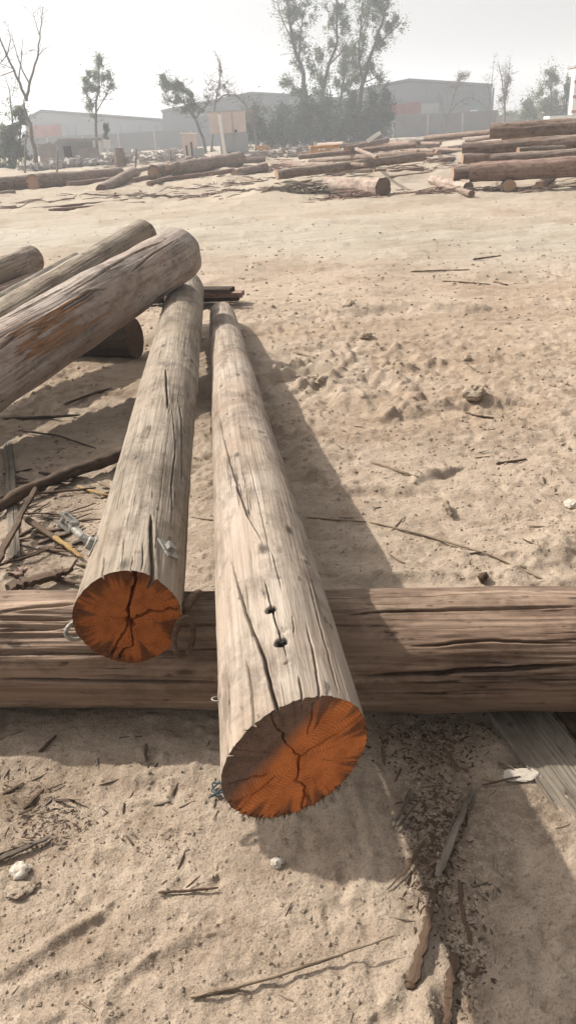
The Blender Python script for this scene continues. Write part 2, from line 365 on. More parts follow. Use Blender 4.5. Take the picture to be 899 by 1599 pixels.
def build_ground():
    ys=[-5,-3,-2,-1.2,-.6,-.2,.1,.3,.45,.55]; y=.62
    while y<60:
        ys.append(y); y+=max(.0030,1.05*(y*y+2.4)/(1.55*768))
    while y<640: ys.append(y); y*=1.12
    ys.append(650); ys=np.array(ys)
    u=np.concatenate([[-30,-14,-7,-4,-2.6,-2.0],np.linspace(-1.6,1.6,640),[2.0,2.6,4,7,14,30]])
    wd=.46+.42*np.clip(ys,.5,None)
    U,Yg=np.meshgrid(u,ys); X=U*wd[:,None]; X=np.clip(X,-650,650)
    # keep columns monotone after the clip
    X=np.where(X<=-650,-650-(-U)*.01,np.where(X>=650,650+U*.01,X))
    Z=ground_h(X,Yg)
    nr,ncn=X.shape
    V=np.stack([X,Yg,Z],-1).reshape(-1,3)
    idx=np.arange(nr*ncn).reshape(nr,ncn)
    Fq=np.stack([idx[:-1,:-1],idx[:-1,1:],idx[1:,1:],idx[1:,:-1]],-1).reshape(-1,4)
    o=mesh_obj('ground',V,Fq,W['sand']); tag(o,'pale tan churned sand of the timber yard','ground',kind='structure')
    def attr(n,val):
        a=o.data.attributes.new(n,'FLOAT','POINT'); a.data.foreach_set('value',val.astype(np.float32).ravel())
    d=seg_dist(X,Yg,pxl((-300,378),(300,372),(899,366),(1300,360)))
    tr=np.clip(1.15-np.abs(d+fbm(X*.3,Yg*.3,3,99)*.9)/3.4,0,1)*.85+np.clip((Yg-14)/8,0,.45)
    attr('track',np.clip(tr,0,1))
    cr=np.clip((fbm(X*.9,Yg*.9,4,33)-.05)*4,0,1)*np.clip((Yg-2)/1,0.2,1); attr('crumb',cr)
    lit=np.zeros(X.shape)
    for (a,b_,w) in ((pxl((700,1130),(660,1250),(680,1370)),0,.085),(pxl((720,1430),(730,1300),(700,1200)),0,.10),(pxl((850,1300),(820,1200)),0,.05),
                     (pxl((10,760),(120,770),(60,900)),0,.10),(pxl((0,1250),(60,1240)),0,.05),(pxl((745,1290),(790,1330),(800,1400)),0,.035),
                     (pxl((600,1140),(760,1140)),0,.05),(pxl((720,1430),(740,1560)),0,.03)):
        dd=np.abs(seg_dist(X,Yg,a)); lit=np.maximum(lit,np.clip(1.5-dd/w+fbm(X*9,Yg*9,3,3)*.6,0,1))
    attr('litter',lit*.55)
build_ground()
# ------------------------------------------------------------------ logs
class Log:
    """local x runs along the axis from end a to end b, local z is up"""
    def __init__(s,A,B,ra,rb):
        s.A=Vector(A); s.B=Vector(B); s.ra=ra; s.rb=rb; s.L=(s.B-s.A).length
        ex=(s.B-s.A).normalized(); ey=Vector((0,0,1)).cross(ex).normalized(); ez=ex.cross(ey)
        s.M=Matrix(((ex.x,ey.x,ez.x,s.A.x),(ex.y,ey.y,ez.y,s.A.y),(ex.z,ey.z,ez.z,s.A.z),(0,0,0,1)))
        s.Mi=s.M.inverted()
    def st(s,px,py):
        o=s.Mi@CAMP; d=(s.Mi.to_3x3()@ray(px,py)); r=(s.ra+s.rb)/2
        for _ in range(4):
            a=d.y**2+d.z**2; b=2*(o.y*d.y+o.z*d.z); c=o.y**2+o.z**2-r*r
            D=b*b-4*a*c
            t=(-b-math.sqrt(D))/(2*a) if D>0 else -b/(2*a)
            p=o+d*t; r=s.ra+(s.rb-s.ra)*min(max(p.x/s.L,0),1)
        return p.x,math.atan2(p.y,p.z)
def shaft(log,ns,nt,seed,cracks=(),holes=(),dents=(),wob=.012,grain=.0012,fur=.0,cutA=(0,0),cutB=(0,0),near_bias=1.0,tip=0,prof=None,furf=9,auto=10,deep=.01):
    u=np.linspace(0,1,ns)**near_bias; S=u*log.L; th=np.linspace(0,2*np.pi,nt,endpoint=False)
    SS,TH=np.meshgrid(S,th,indexing='ij')
    r=log.ra+(log.rb-log.ra)*(SS/log.L)
    if prof: 
        r=np.interp(SS,[p[0]*log.L for p in prof],[p[1] for p in prof])
    r0_=r.copy()
    cy,cz=np.cos(TH),np.sin(TH)
    r=r*(1+wob*4*fbm(SS*1.3,cy*.9+seed,3,seed,z=cz*.9+5)+wob*2*fbm(SS*4,cy*2+seed,2,seed+3,z=cz*2+5))
    cyl=r0_.mean()
    r=r+grain*fbm(SS*3.5,cy*cyl*160,3,seed+7,z=cz*cyl*160+3)*2
    if fur:
        f=vn(SS*.9+seed,cy*cyl*furf*10,z=cz*cyl*furf*10,s=seed+11); f2=vn(SS*1.7,cy*cyl*furf*26,z=cz*cyl*furf*26,s=seed+13)
        fm=np.clip(fbm(SS*1.4,cy*2.2,3,seed+30,z=cz*2.2)*2.6+.35,0,1.3)
        r=r-fm*fur*np.clip(1-np.abs(f-.5)*7,0,1)*1.6-fm*fur*.6*np.clip(1-np.abs(f2-.5)*6,0,1)+fur*.8*fbm(SS*6,cy*6,3,seed+31,z=cz*6)
    rs=random.Random(seed)
    cr=list(cracks)
    for k in range(auto):
        s0=rs.uniform(.01,.85)*log.L; ln=rs.uniform(.12,.6)*min(log.L,2.5); t0=rs.uniform(-math.pi,math.pi)
        cr.append(([(s0,t0),(s0+ln*.5,t0+rs.uniform(-.06,.06)),(s0+ln,t0+rs.uniform(-.12,.12))],rs.uniform(.0006,.0016),deep*rs.uniform(.5,1.2)))
    for (pts,w,d) in cr:
        pts=sorted(pts); xs=[p[0] for p in pts]; ts=[p[1] for p in pts]
        m=(S>=xs[0])&(S<=xs[-1])
        if not m.any(): continue
        i=np.where(m)[0]; sv=S[i]; tc=np.interp(sv,xs,ts)+(.0014*(vn(sv*60,sv*0+seed,s=seed)-.5)+.0035*(vn(sv*14,sv*0+seed,s=seed+1)-.5))/r0_.mean()
        e=np.minimum((sv-xs[0]),(xs[-1]-sv))/(max(xs[-1]-xs[0],.01)*.2); 
        if xs[0]<.005: e=(xs[-1]-sv)/(max(xs[-1]-xs[0],.01)*.25)
        e=np.clip(e,0,1)**.6
        dth=(TH[i]-tc[:,None]+np.pi)%(2*np.pi)-np.pi
        dist=np.abs(dth)*r0_[i]; ww=w*(.35+.65*e)[:,None]
        ww=np.maximum(ww,.6*2*np.pi*r0_[i]/nt)
        r[i]-=d*e[:,None]*np.exp(-(dist/ww)**4)
        r[i]+=d*.06*e[:,None]*np.exp(-((dist-2.6*ww)/ww)**2)
    for (s0,t0,w,d) in holes:
        dth=((TH-t0+np.pi)%(2*np.pi)-np.pi)*r0_; q=np.hypot(SS-s0,dth)/w
        r-=d*np.exp(-q**6)
    for k in range(dents if isinstance(dents,int) else 0):
        s0=rs.uniform(0,log.L); t0=rs.uniform(-2.2,2.2); w=rs.uniform(.006,.016); d=rs.uniform(.002,.007)
        i=np.where(np.abs(S-s0)<w*6)[0]
        if len(i)==0: continue
        dth=((TH[i]-t0+np.pi)%(2*np.pi)-np.pi)*r0_[i]
        r[i]-=d*np.exp(-((SS[i]-s0)/(w*.7))**2-(dth/w)**2)
        r[i]+=d*.5*np.exp(-((SS[i]-s0-w)/(w*2.2))**2-((dth)/(w*1.8))**2)
    if tip:
        k=np.clip((log.L-SS)/tip,0,1); r=r*(1-(1-k)**3*.5)
    Y=r*np.sin(TH); Z=r*np.cos(TH)
    fa=np.clip(1-SS/(log.L*.5),0,1)*(SS<log.L*.5); fb=np.clip(1-(log.L-SS)/(log.L*.5),0,1)
    jag=(vn(TH*r0_*180,SS*0+seed,s=seed+21)-.5)*.004
    X=SS+(cutA[0]*Y+cutA[1]*Z)*fa+(cutB[0]*Y+cutB[1]*Z)*fb+jag*(SS<.02)
    V=np.stack([X,Y,Z],-1).reshape(-1,3)
    idx=np.arange(ns*nt).reshape(ns,nt); nx=np.roll(idx,-1,axis=1)
    Fq=np.stack([idx[:-1],idx[1:],nx[1:],nx[:-1]],-1).reshape(-1,4)
    return V,Fq,(Y[0],Z[0],X[0]),(Y[-1],Z[-1],X[-1])
def face_mesh(rim,nr,sign,seed,cracks=(),rough=.0015,recess=0.0):
    Yr,Zr,Xr=rim; nt=len(Yr); c=(Yr.mean(),Zr.mean(),Xr.mean())
    t=np.linspace(0,1,nr)[1:]
    T=t[:,None]
    Y=c[0]+(Yr-c[0])*T; Z=c[1]+(Zr-c[1])*T; X=c[2]+(Xr-c[2])*T
    h=rough*fbm(Y*90,Z*90,3,seed)*2+rough*1.5*fbm(Y*14,Z*14,3,seed+1)
    h=h*np.clip((1-T)*12,0.15,1)-recess*np.clip((1-T)*40,0,1)
    for (pts,w,d) in cracks:
        for (a,b_) in zip(pts[:-1],pts[1:]):
            dx,dy=b_[0]-a[0],b_[1]-a[1]; L2=dx*dx+dy*dy
            wy=Y+.010*fbm(Z*40,Y*40,3,seed+5); wz=Z+.010*fbm(Y*40+9,Z*40,3,seed+6)
            tt=np.clip(((wy-a[0])*dx+(wz-a[1])*dy)/L2,0,1); dd=np.hypot(wy-a[0]-tt*dx,wz-a[1]-tt*dy)
            h=h-d*np.exp(-(dd/w)**4)
    X=X-sign*(-h) if False else X+sign*(h)
    V=np.concatenate([[[c[2]+sign*h[0].mean(),c[0],c[1]]],np.stack([X,Y,Z],-1).reshape(-1,3)])
    idx=1+np.arange((nr-1)*nt).reshape(nr-1,nt); nx=np.roll(idx,-1,axis=1)
    q=np.stack([idx[:-1],nx[:-1],nx[1:],idx[1:]],-1).reshape(-1,4)
    tri=np.stack([np.zeros(nt,int),nx[0],idx[0],idx[0]],-1)
    F=[tuple(f) for f in q.tolist()]+[(a,b_,c_) for a,b_,c_,_ in tri.tolist()]
    if sign>0: F=[f[::-1] for f in F]
    return V,F
def make_log(name,label,cat,A,B,ra,rb,mat,ma,mb,ns=26,nt=28,seed=1,group=None,fr=7,fcr=(),nrA=None,**k):
    lg=Log(A,B,ra,rb); root=empty(name,A,label,cat,group,mat=lg.M)
    V,F,rA,rB=shaft(lg,ns,nt,seed,**k)
    mesh_obj('shaft',V,F,mat,root)
    Va,Fa=face_mesh(rA,nrA or fr,-1,seed,fcr); mesh_obj('cut_face',Va,Fa,ma,root)
    Vb,Fb=face_mesh(rB,fr,1,seed+2); mesh_obj('cut_face',Vb,Fb,mb,root)
    return root,lg
G_POLE='long weathered poles resting on the crosswise log'
# --- right pole
lgR=Log(atz(463,1185,.555),atz(346,486,.13),.134,.118)
cR=[([lgR.st(447,1135),lgR.st(425,1075),lgR.st(408,1010),lgR.st(388,960),lgR.st(372,910),lgR.st(362,870)],.0024,.024),
    ([lgR.st(412,850),lgR.st(385,800),lgR.st(368,750),lgR.st(350,690),lgR.st(340,640)],.002,.015),
    ([lgR.st(445,1020),lgR.st(428,960),lgR.st(412,900)],.0016,.012),
    ([lgR.st(355,1150),lgR.st(358,1090),lgR.st(352,1030)],.002,.012),
    ([lgR.st(395,1120),lgR.st(390,1060),lgR.st(380,1010)],.002,.010),
    ([lgR.st(500,1092),lgR.st(490,1030),lgR.st(478,980)],.002,.010),
    ([lgR.st(530,1092),lgR.st(505,1000),lgR.st(480,900)],.002,.012),
    ([lgR.st(473,1095),lgR.st(465,1050)],.002,.010),
    ([lgR.st(410,660),lgR.st(400,610),lgR.st(385,570)],.002,.012),
    ([lgR.st(512,905),lgR.st(495,860),lgR.st(478,820)],.0025,.016)]
hR=[(*lgR.st(422,946),.0105,.07),(*lgR.st(438,997),.0115,.07)]
# radial checks of the sawn face, in local (y,z): +y is to the left seen from the camera
fR=[([(-.005,-.132),(-.008,-.10),(.0,-.05),(-.01,.0)],.0022,.010),([(-.01,0),(.02,.05),(.045,.125)],.0014,.008),
    ([(-.12,.04),(-.06,.02),(-.01,0)],.0015,.006),([(.12,.0),(.06,-.01)],.0015,.006),([(-.03,.12),(-.02,.05)],.0012,.005),([(.10,-.06),(.04,-.02)],.0012,.006)]
for _k in range(26):
    _s=random.uniform(.05,4.2); _t=random.uniform(-1.3,1.3); _l=random.uniform(.05,.35); cR.append(([(_s,_t),(_s+_l,_t+random.uniform(-.05,.05))],.0011,.006))
rootR,_=make_log('wooden_pole','long grey weathered pole with two bolt holes, its orange sawn end closest to the viewer','pole',
    lgR.A,lgR.B,.134,.118,W['grey'],W['cutR'],W['cutG'],ns=820,nt=560,seed=21,group=G_POLE,fr=20,nrA=110,cracks=cR,holes=hR,dents=60,near_bias=1.5,
    cutA=(-.36,-.13),fcr=fR,auto=34,deep=.004,grain=.0006,prof=[(0,.134),(.3,.128),(.7,.118),(.93,.112),(1,.10)],tip=.25,wob=.010)
# --- left pole
lgL=Log(atz(200,966,.505),at(291,452,6.75),.128,.155)
cL=[([lgL.st(240,905),lgL.st(237,870),lgL.st(236,830),lgL.st(236,805)],.0046,.035),
    ([lgL.st(160,905),lgL.st(163,870)],.0018,.01),
    ([lgL.st(268,830),lgL.st(268,760),lgL.st(274,700),lgL.st(268,640)],.0022,.02),
    ([lgL.st(283,760),lgL.st(285,700),lgL.st(282,650),lgL.st(277,622)],.0035,.03),
    ([lgL.st(262,640),lgL.st(260,600),lgL.st(259,575)],.004,.025),
    ([lgL.st(205,895),lgL.st(207,870)],.0012,.006),([lgL.st(222,893),lgL.st(223,850)],.0013,.007),([lgL.st(190,890),lgL.st(195,840)],.0012,.006)]
fL=[([(-.035,.125),(-.02,.07),(.002,.02),(-.002,0)],.0036,.026),([(-.002,0),(-.06,.012),(-.125,.018)],.0028,.018),
    ([(0,0),(.02,-.04),(.05,-.10)],.002,.012),([(0,0),(-.004,-.02)],.008,.022),([(0,-.02),(.0,-.07),(.035,-.11)],.002,.014),
    ([(0,0),(.06,.01)],.0012,.004)]
for _k in range(26):
    _s=random.uniform(.02,4.2); _t=random.uniform(-1.3,1.3); _l=random.uniform(.05,.3); cL.append(([(_s,_t),(_s+_l,_t+random.uniform(-.05,.05))],.0011,.006))
rootL,_=make_log('wooden_pole','pale pole with steel bolt hardware near its split rust-coloured end, left of the nearest pole','pole',
    lgL.A,lgL.B,.128,.155,W['greyL'],W['cutL'],W['cutO'],ns=640,nt=440,seed=33,group=G_POLE,fr=20,nrA=110,cracks=cL,dents=150,near_bias=1.4,
    cutA=(.02,.03),fcr=fL,auto=26,deep=.004,grain=.0007,wob=.013)
# --- crosswise log
lgC=Log((-2.1,2.055,.168),(2.3,1.665,.182),.168,.188)
def cs(*p): return [lgC.st(x,y) for x,y in p]
cC=[(cs((572,1058),(680,1050),(780,1046),(899,1038)),.006,.045),(cs((0,1062),(120,1062),(340,1066)),.004,.03),
    (cs((0,955),(60,948),(118,943)),.005,.03),(cs((0,968),(110,966)),.004,.03),(cs((540,958),(700,950),(899,945)),.004,.02),
    (cs((0,985),(100,980)),.004,.02),(cs((560,1085),(700,1082),(850,1078)),.003,.015),(cs((640,1010),(760,1000),(899,1004)),.003,.018)]
rootC,_=make_log('timber_log','thick brown furrowed log lying crosswise on the sand under the two poles','log',
    lgC.A,lgC.B,.168,.188,W['brown'],W['cutO'],W['cutO'],ns=620,nt=460,seed=45,fr=16,cracks=cC,dents=40,auto=46,deep=.010,fur=.0060,grain=.0010,wob=.018,furf=5)
# --- big log pile on the left
G_LP='weathered logs heaped at the left edge'
P1=at(280,396,5.9); P0=at(0,568,4.4); Bn=P1+(P0-P1)*1.62; Bn.z=max(Bn.z,.2)
lgB=Log(Bn,P1,.23,.198)
cB=[([lgB.st(140,440),lgB.st(200,400),lgB.st(255,375)],.008,.03),([lgB.st(170,450),lgB.st(140,455),lgB.st(60,505)],.007,.03),
    ([lgB.st(30,520),lgB.st(0,545)],.008,.03),([lgB.st(60,520),lgB.st(110,480),lgB.st(150,455)],.006,.03),([lgB.st(20,600),lgB.st(80,560)],.005,.02),
    ([lgB.st(205,425),lgB.st(240,395),lgB.st(275,375)],.006,.025),([lgB.st(0,500),lgB.st(100,450)],.005,.02)]
rootB,_=make_log('timber_log','largest grey log of the left heap, with an orange-brown scar along its side','log',
    lgB.A,lgB.B,.23,.198,W['big'],W['cutG'],W['cutO'],ns=420,nt=360,seed=52,group=G_LP,fr=14,cracks=cB,dents=60,auto=40,deep=.012,grain=.0014,wob=.018)
def tiltlog(label,e1,d1,e0,d0,ra,rb,mat,seed,**k):
    A=at(*e1,d1); B=at(*e0,d0); B=A+(B-A)*k.pop('ext',1.5); B.z=max(B.z,rb*.85)
    return make_log('timber_log',label,'log',A,B,ra,rb,mat,k.pop('mf',W['cutG']),W['cutG'],ns=220,nt=200,seed=seed,group=G_LP,fr=12,dents=30,auto=26,deep=.012,grain=.0014,wob=.018,**k)
tiltlog('grey log of the left heap right behind the largest one, its end propped higher',(224,368),7.0,(0,512),5.2,.142,.165,W['greyL'],61)
tiltlog('thin cracked log squeezed low in the left heap between two thicker ones',(121,407),7.4,(0,478),6.2,.075,.10,W['plank'],62)
tiltlog('short thick log with dark cracked end, farthest left of the heap',(50,405),7.8,(-60,450),7.0,.145,.15,W['grey'],63,ext=1.8)
tiltlog('log buried lowest in the left heap, seen only in the gap at the frame edge',(60,440),7.6,(-80,500),6.6,.10,.11,W['far_b'],64,ext=1.4)
P=Vector((-1.13,6.05,.16)); 
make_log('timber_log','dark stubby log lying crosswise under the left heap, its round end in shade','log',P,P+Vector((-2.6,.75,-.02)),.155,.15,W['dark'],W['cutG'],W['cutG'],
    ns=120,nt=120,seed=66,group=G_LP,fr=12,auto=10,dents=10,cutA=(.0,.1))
# orange scar on the largest log: a torn patch standing a few millimetres proud
def patch(log,root,name,mat,pts,off=.0035,seed=0,strips=26):
    b=MB(); rs=random.Random(seed)
    for i in range(strips):
        (s0,t0),(s1,t1)=pts; q=rs.random(); th=t0+(t1-t0)*q
        a=s0+(s1-s0)*rs.uniform(0,.55); e=a+(s1-s0)*rs.uniform(.15,.5); w=rs.uniform(.003,.010)
        V=[];n=7
        for k in range(n):
            x=a+(e-a)*k/(n-1); r=log.ra+(log.rb-log.ra)*x/log.L+off+rs.uniform(-.002,.003); ww=w*math.sin(math.pi*(k+.3)/(n-.4))
            for sg in(-1,1):
                tt=th+sg*ww/r; V.append((x,r*math.sin(tt),r*math.cos(tt)))
            V.append((x,(r+.004)*math.sin(th),(r+.004)*math.cos(th)))
        F=[]
        for k in range(n-1):
            o=k*3; F+=[(o,o+2,o+5,o+3),(o+2,o+1,o+4,o+5)]
        b.add(V,F)
    return b.build(name,mat,root,smooth=True)
W['scar']=wood('torn_orange_wood',(.62,.34,.17),(.48,.24,.11),(.22,.10,.05),(.45,.28,.17),14,60,.5,.5,1.5)
sa=lgB.st(45,560); sb_=lgB.st(140,470)
patch(lgB,rootB,'torn_scar',W['scar'],((min(sa[0],sb_[0])-.1,lgB.st(100,535)[1]),(max(sa[0],sb_[0])+.1,lgB.st(90,480)[1])),seed=4,strips=58)
# ------------------------------------------------------------------ pole hardware
def local(root_log,px,py):
    s,t=root_log.st(px,py); r=root_log.ra+(root_log.rb-root_log.ra)*s/root_log.L
    return s,t,r
def frame(s,t,r):   # a frame sitting on the surface: x along axis, z outward
    n=Vector((0,math.sin(t),math.cos(t))); ex=Vector((1,0,0)); ey=n.cross(ex)
    return Matrix(((ex.x,ey.x,n.x,s),(ex.y,ey.y,n.y,n.y*r),(ex.z,ey.z,n.z,n.z*r),(0,0,0,1)))
def ring(b,M,R,r,squash=1.0,n=28,arc=1.0):
    pts=[]
    for k in range(int(n*arc)+1):
        a=2*math.pi*k/n; pts.append(M@Vector((math.cos(a)*R*squash,0,math.sin(a)*R)))
    b.tube(pts,r,8)
def hexnut(b,M,R,h):
    V=[M@Vector((math.cos(k*math.pi/3)*R*s_,math.sin(k*math.pi/3)*R*s_,z)) for z,s_ in((0,1),(h*.8,1),(h,.82)) for k in range(6)]
    F=[]
    for l in range(2):
        for k in range(6): F.append((l*6+k,l*6+(k+1)%6,(l+1)*6+(k+1)%6,(l+1)*6+k))
    F.append(tuple(range(12,18))); b.add(V,F)
def plate(b,M,w,l,h,rot=0):
    b.box(M@Vector((0,0,h/2)),(l,w,h),M.to_3x3()@Matrix.Rotation(rot,3,'Z'))
# square washer with nut, right of the split
s,t,r=local(lgL,262,858); Mw=frame(s,t,r-.001)@Matrix.Rotation(R_(38),4,'Z')
b=MB(); plate(b,Mw,.046,.062,.006); o=b.build('square_washer',W['galv'],rootL)
b=MB(); hexnut(b,Mw@Matrix.Translation((0,0,.0062)),.0165,.014); b.build('nut',W['galv'],o,smooth=False)
# eye bolt fitting standing out of the left flank
s,t,r=local(lgL,150,846); Mw=frame(s,t+.10,r-.004)
b=MB(); plate(b,Mw,.050,.070,.007,.3); o=b.build('square_washer',W['galv'],rootL)
b=MB(); 
p0=Mw@Vector((0,0,0)); p1=Mw@Vector((.02,.0,.04)); p2=Mw@Vector((.065,.005,.075))
b.tube([p0,p1,p2],[.010,.011,.012],10); hexnut(b,Mw@Matrix.Translation((.004,0,.008)),.019,.016)
b.build('bolt',W['galv'],o,smooth=False)
Mc=Matrix.Translation(p2)@(frame(s,t+.1,r).to_3x3().to_4x4())@Matrix.Rotation(.6,4,'Y')
b=MB(); b.box(Mc@Vector((.0,-.014,.02)),(.03,.005,.055),Mc.to_3x3()); b.box(Mc@Vector((.0,.014,.02)),(.03,.005,.055),Mc.to_3x3()); b.box(Mc@Vector((0,0,-.006)),(.03,.033,.005),Mc.to_3x3())
b.tube([Mc@Vector((0,-.024,.035)),Mc@Vector((0,.024,.035))],.0065,8); hexnut(b,Mc@Matrix.Translation((0,.018,.035))@Matrix.Rotation(R_(-90),4,'X'),.011,.009)
b.build('clevis',W['galv'],o,smooth=False)
# ring behind the left edge of the end, and rusty loop on the right
s,t,r=local(lgL,122,975)
def wl(P): return lgL.Mi@P
def oval(cx,cy,d,rx,ry,tilt,yaw,n=30):
    c=at(cx,cy,d); ex=(Rv*math.cos(yaw)+Fv*math.sin(yaw)); out=[]
    for k in range(n+1):
        a=2*math.pi*k/n; x=math.cos(a)*rx; z=math.sin(a)*ry; out.append(wl(c+ex*(x*math.cos(tilt)-z*math.sin(tilt))+Uv*(x*math.sin(tilt)+z*math.cos(tilt))))
    return out
b=MB(); b.tube(oval(122,984,1.93,.030,.022,.3,.5),.0055,8); b.tube([wl(at(140,978,1.93)),wl(at(168,972,1.93))],.007,8); b.build('eye_bolt',W['galv'],rootL,smooth=True)
b=MB(); b.tube(interp_pts([wl(at(284,966,1.93)),wl(at(288,950,1.92)),wl(at(304,930,1.96)),wl(at(312,924,1.98))],10),[.009,.012,.014,.014,.013,.012,.012,.011,.010,.008],10)
b.tube(oval(287,994,1.87,.024,.047,-.12,.45),.0066,10); b.tube([wl(at(283,955,1.97)),wl(at(292,962,1.90))],.009,8); b.build('rusty_shackle',W['rust'],rootL,smooth=True)
# small wire loops on the left flank of the right pole
for px,py in((344,1060),(341,885),(338,775)):
    s,t,r=local(lgR,px+6,py); Mw=frame(s,1.45,r); b=MB(); ring(b,Mw@Matrix.Translation((0,0,.004)),.010,.0016,.7,16,.62); b.build('wire_staple',W['galv'],rootR,smooth=True)
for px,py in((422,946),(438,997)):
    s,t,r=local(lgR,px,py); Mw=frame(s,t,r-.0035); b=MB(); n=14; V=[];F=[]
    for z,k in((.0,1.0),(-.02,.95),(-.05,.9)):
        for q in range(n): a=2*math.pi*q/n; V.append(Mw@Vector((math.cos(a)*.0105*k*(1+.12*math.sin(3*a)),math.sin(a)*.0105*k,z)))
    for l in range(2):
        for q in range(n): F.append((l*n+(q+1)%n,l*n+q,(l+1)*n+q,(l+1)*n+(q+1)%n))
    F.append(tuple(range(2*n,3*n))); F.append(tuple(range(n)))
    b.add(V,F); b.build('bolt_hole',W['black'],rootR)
# torn fibres round the lower rim of the orange face
b=MB(); rs=random.Random(3)
for k in range(75):
    a=rs.choice([rs.uniform(2.0,4.4),rs.uniform(-2.6,2.6) if rs.random()<.25 else rs.uniform(2.4,4.0)]); rr=.131; y=rr*math.sin(a); z=rr*math.cos(a); x=-.36*y-.13*z
    p=Vector((x,y*1.0,z*1.0)); l=rs.uniform(.004,.016); dr=Vector((-rs.uniform(.1,.8),math.sin(a)*rs.uniform(.3,1.2),math.cos(a)*rs.uniform(.3,1.2))).normalized()
    b.tube([p-dr*.004,p+dr*l*.5+Vector((0,rs.uniform(-.002,.002),0)),p+dr*l],[.0012,.0008,.0002],4)
tag(b.build('torn_fibres',W['bark'],rootR),kind='stuff')
# ------------------------------------------------------------------ sticks, boards, debris
def stick(name,label,cat,pxs,r,mat,dz=None,round_=True,group=None,n=14,wob=.22,taper=(.8,.5),flat=.45,seed=None):
    if cat=='bark strip' and not round_: wob*=1.6; n=max(n,20)
    """pxs: picture points on the sand; r: half width; dz: height of each point above the sand"""
    rs=random.Random(hash(label)%9999 if seed is None else seed)
    dz=dz or [r*flat]*len(pxs)
    P=interp_pts([gp(x,y,d) for (x,y),d in zip(pxs,dz)],n)
    P=[p+Vector((rs.uniform(-1,1),rs.uniform(-1,1),rs.uniform(-.4,.4)))*r*wob for p in P]
    org=P[0].copy(); ex=(P[-1]-P[0]).normalized(); ey=Vector((0,0,1)).cross(ex).normalized(); ez=ex.cross(ey)
    M=Matrix(((ex.x,ey.x,ez.x,org.x),(ex.y,ey.y,ez.y,org.y),(ex.z,ey.z,ez.z,org.z),(0,0,0,1))); Mi=M.inverted()
    P=[Mi@p for p in P]; V=[];F=[]; m=8
    prof_round=[(math.cos(2*math.pi*k/m),math.sin(2*math.pi*k/m)) for k in range(m)]
    prof_flat=[(1,.25),(.8,flat),(.1,flat*1.15),(-.85,flat),(-1,.1),(-.9,-flat),(0,-flat),(.9,-flat)]
    pr=prof_round if round_ else prof_flat
    for i,p in enumerate(P):
        q=i/(n-1); w=r*(taper[0]*(1-q)+taper[1]*q)/max(taper) * (1 if 0<i<n-1 else .55)*rs.uniform(.85,1.12)
        for (a,c) in pr: V.append((p.x+rs.uniform(-.15,.15)*r,p.y+a*w*rs.uniform(.93,1.07),p.z+c*w*rs.uniform(.9,1.1)))
    for i in range(n-1):
        for k in range(m): k2=(k+1)%m; F.append((i*m+k,i*m+k2,(i+1)*m+k2,(i+1)*m+k))
    F.append(tuple(range(m))[::-1]); F.append(tuple((n-1)*m+k for k in range(m)))
    o=mesh_obj(name,np.array(V),F,mat,None,smooth=round_); o.matrix_world=M; tag(o,label,cat,group); return o
ST='stick'; 
stick('wood_splinter','long thin pale splinter lying raised on the open sand in front, at the bottom','splinter',[(298,1559),(420,1528),(520,1495),(614,1461)],.0048,W['stick'],[.006,.010,.018,.045],n=18,taper=(1,.35))
stick('wood_splinter','second strip doubled against the long pale splinter in front','splinter',[(296,1556),(330,1548),(372,1541)],.004,W['stick'],[.01,.016,.012],round_=False)
stick('wood_splinter','grey flat splinter at the left edge of the front sand','splinter',[(-20,1350),(30,1328),(78,1306)],.0085,W['plank'],[.01,.012,.014],round_=False)
stick('wood_splinter','thin slat lying just under the grey flat splinter at the left edge','splinter',[(-10,1335),(40,1318),(70,1310)],.004,W['stick'],round_=False)
stick('twig','short dark twig crossed by a smaller one, alone on the front sand','twig',[(247,1394),(290,1391),(342,1386)],.0038,W['bark'],[.008,.008,.008])
stick('twig','tiny twig leaning on the short dark twig of the front sand','twig',[(291,1386),(312,1368)],.0028,W['bark'],[.01,.012],n=6)
stick('wood_splinter','upright dark chip stuck in the sand in front of the crosswise log, left half','splinter',[(228,1162),(229,1196)],.0055,W['bark'],[.015,.006],round_=False,n=8)
stick('wood_splinter','stubby chip at the left shadow edge of the crosswise log','splinter',[(62,1174),(88,1148)],.006,W['bark'],round_=False,n=8)
stick('wood_splinter','thin horizontal twig in the log shadow near the upright chip','splinter',[(186,1152),(222,1150)],.003,W['bark'],n=8)
stick('wood_splinter','yellowish stick at the far left edge in the log shadow','splinter',[(-15,1160),(38,1140)],.004,W['stick'],n=8)
stick('wood_splinter','slanting brown splinter left on the front sand above the flat one','splinter',[(38,1262),(68,1232)],.006,W['bark'],round_=False,n=8)
stick('wood_splinter','small brown splinter at the left end of the front sand litter','splinter',[(5,1240),(38,1222)],.0055,W['bark'],round_=False,n=8)
stick('twig','fine twig lying diagonally in the middle of the front sand','twig',[(268,1243),(278,1222)],.0022,W['bark'],n=6)
stick('twig','fine pale twig in the front sand left of the nearest pole end','twig',[(279,1261),(305,1250)],.0026,W['stick'],n=6)
stick('plank','broken grey lath lying in the long shadow right of the nearest pole','plank',[(738,1231),(712,1292),(681,1368)],.0095,W['plank'],[.012,.02,.012],round_=False,taper=(.8,1))
stick('plank','narrow strip split off beside the broken grey lath','plank',[(722,1236),(700,1300)],.004,W['plank'],[.022,.012],round_=False)
stick('wood_splinter','grey splinter right of the orange pole end, upper of two','splinter',[(641,1231),(630,1262),(612,1290)],.006,W['plank'],[.008,.02,.01],round_=False)
stick('wood_splinter','grey forked splinter crossing the strip of sunlight, lower of two','splinter',[(662,1313),(640,1350),(603,1390)],.0055,W['bark'],[.02,.012,.006],round_=False,taper=(1,.3))
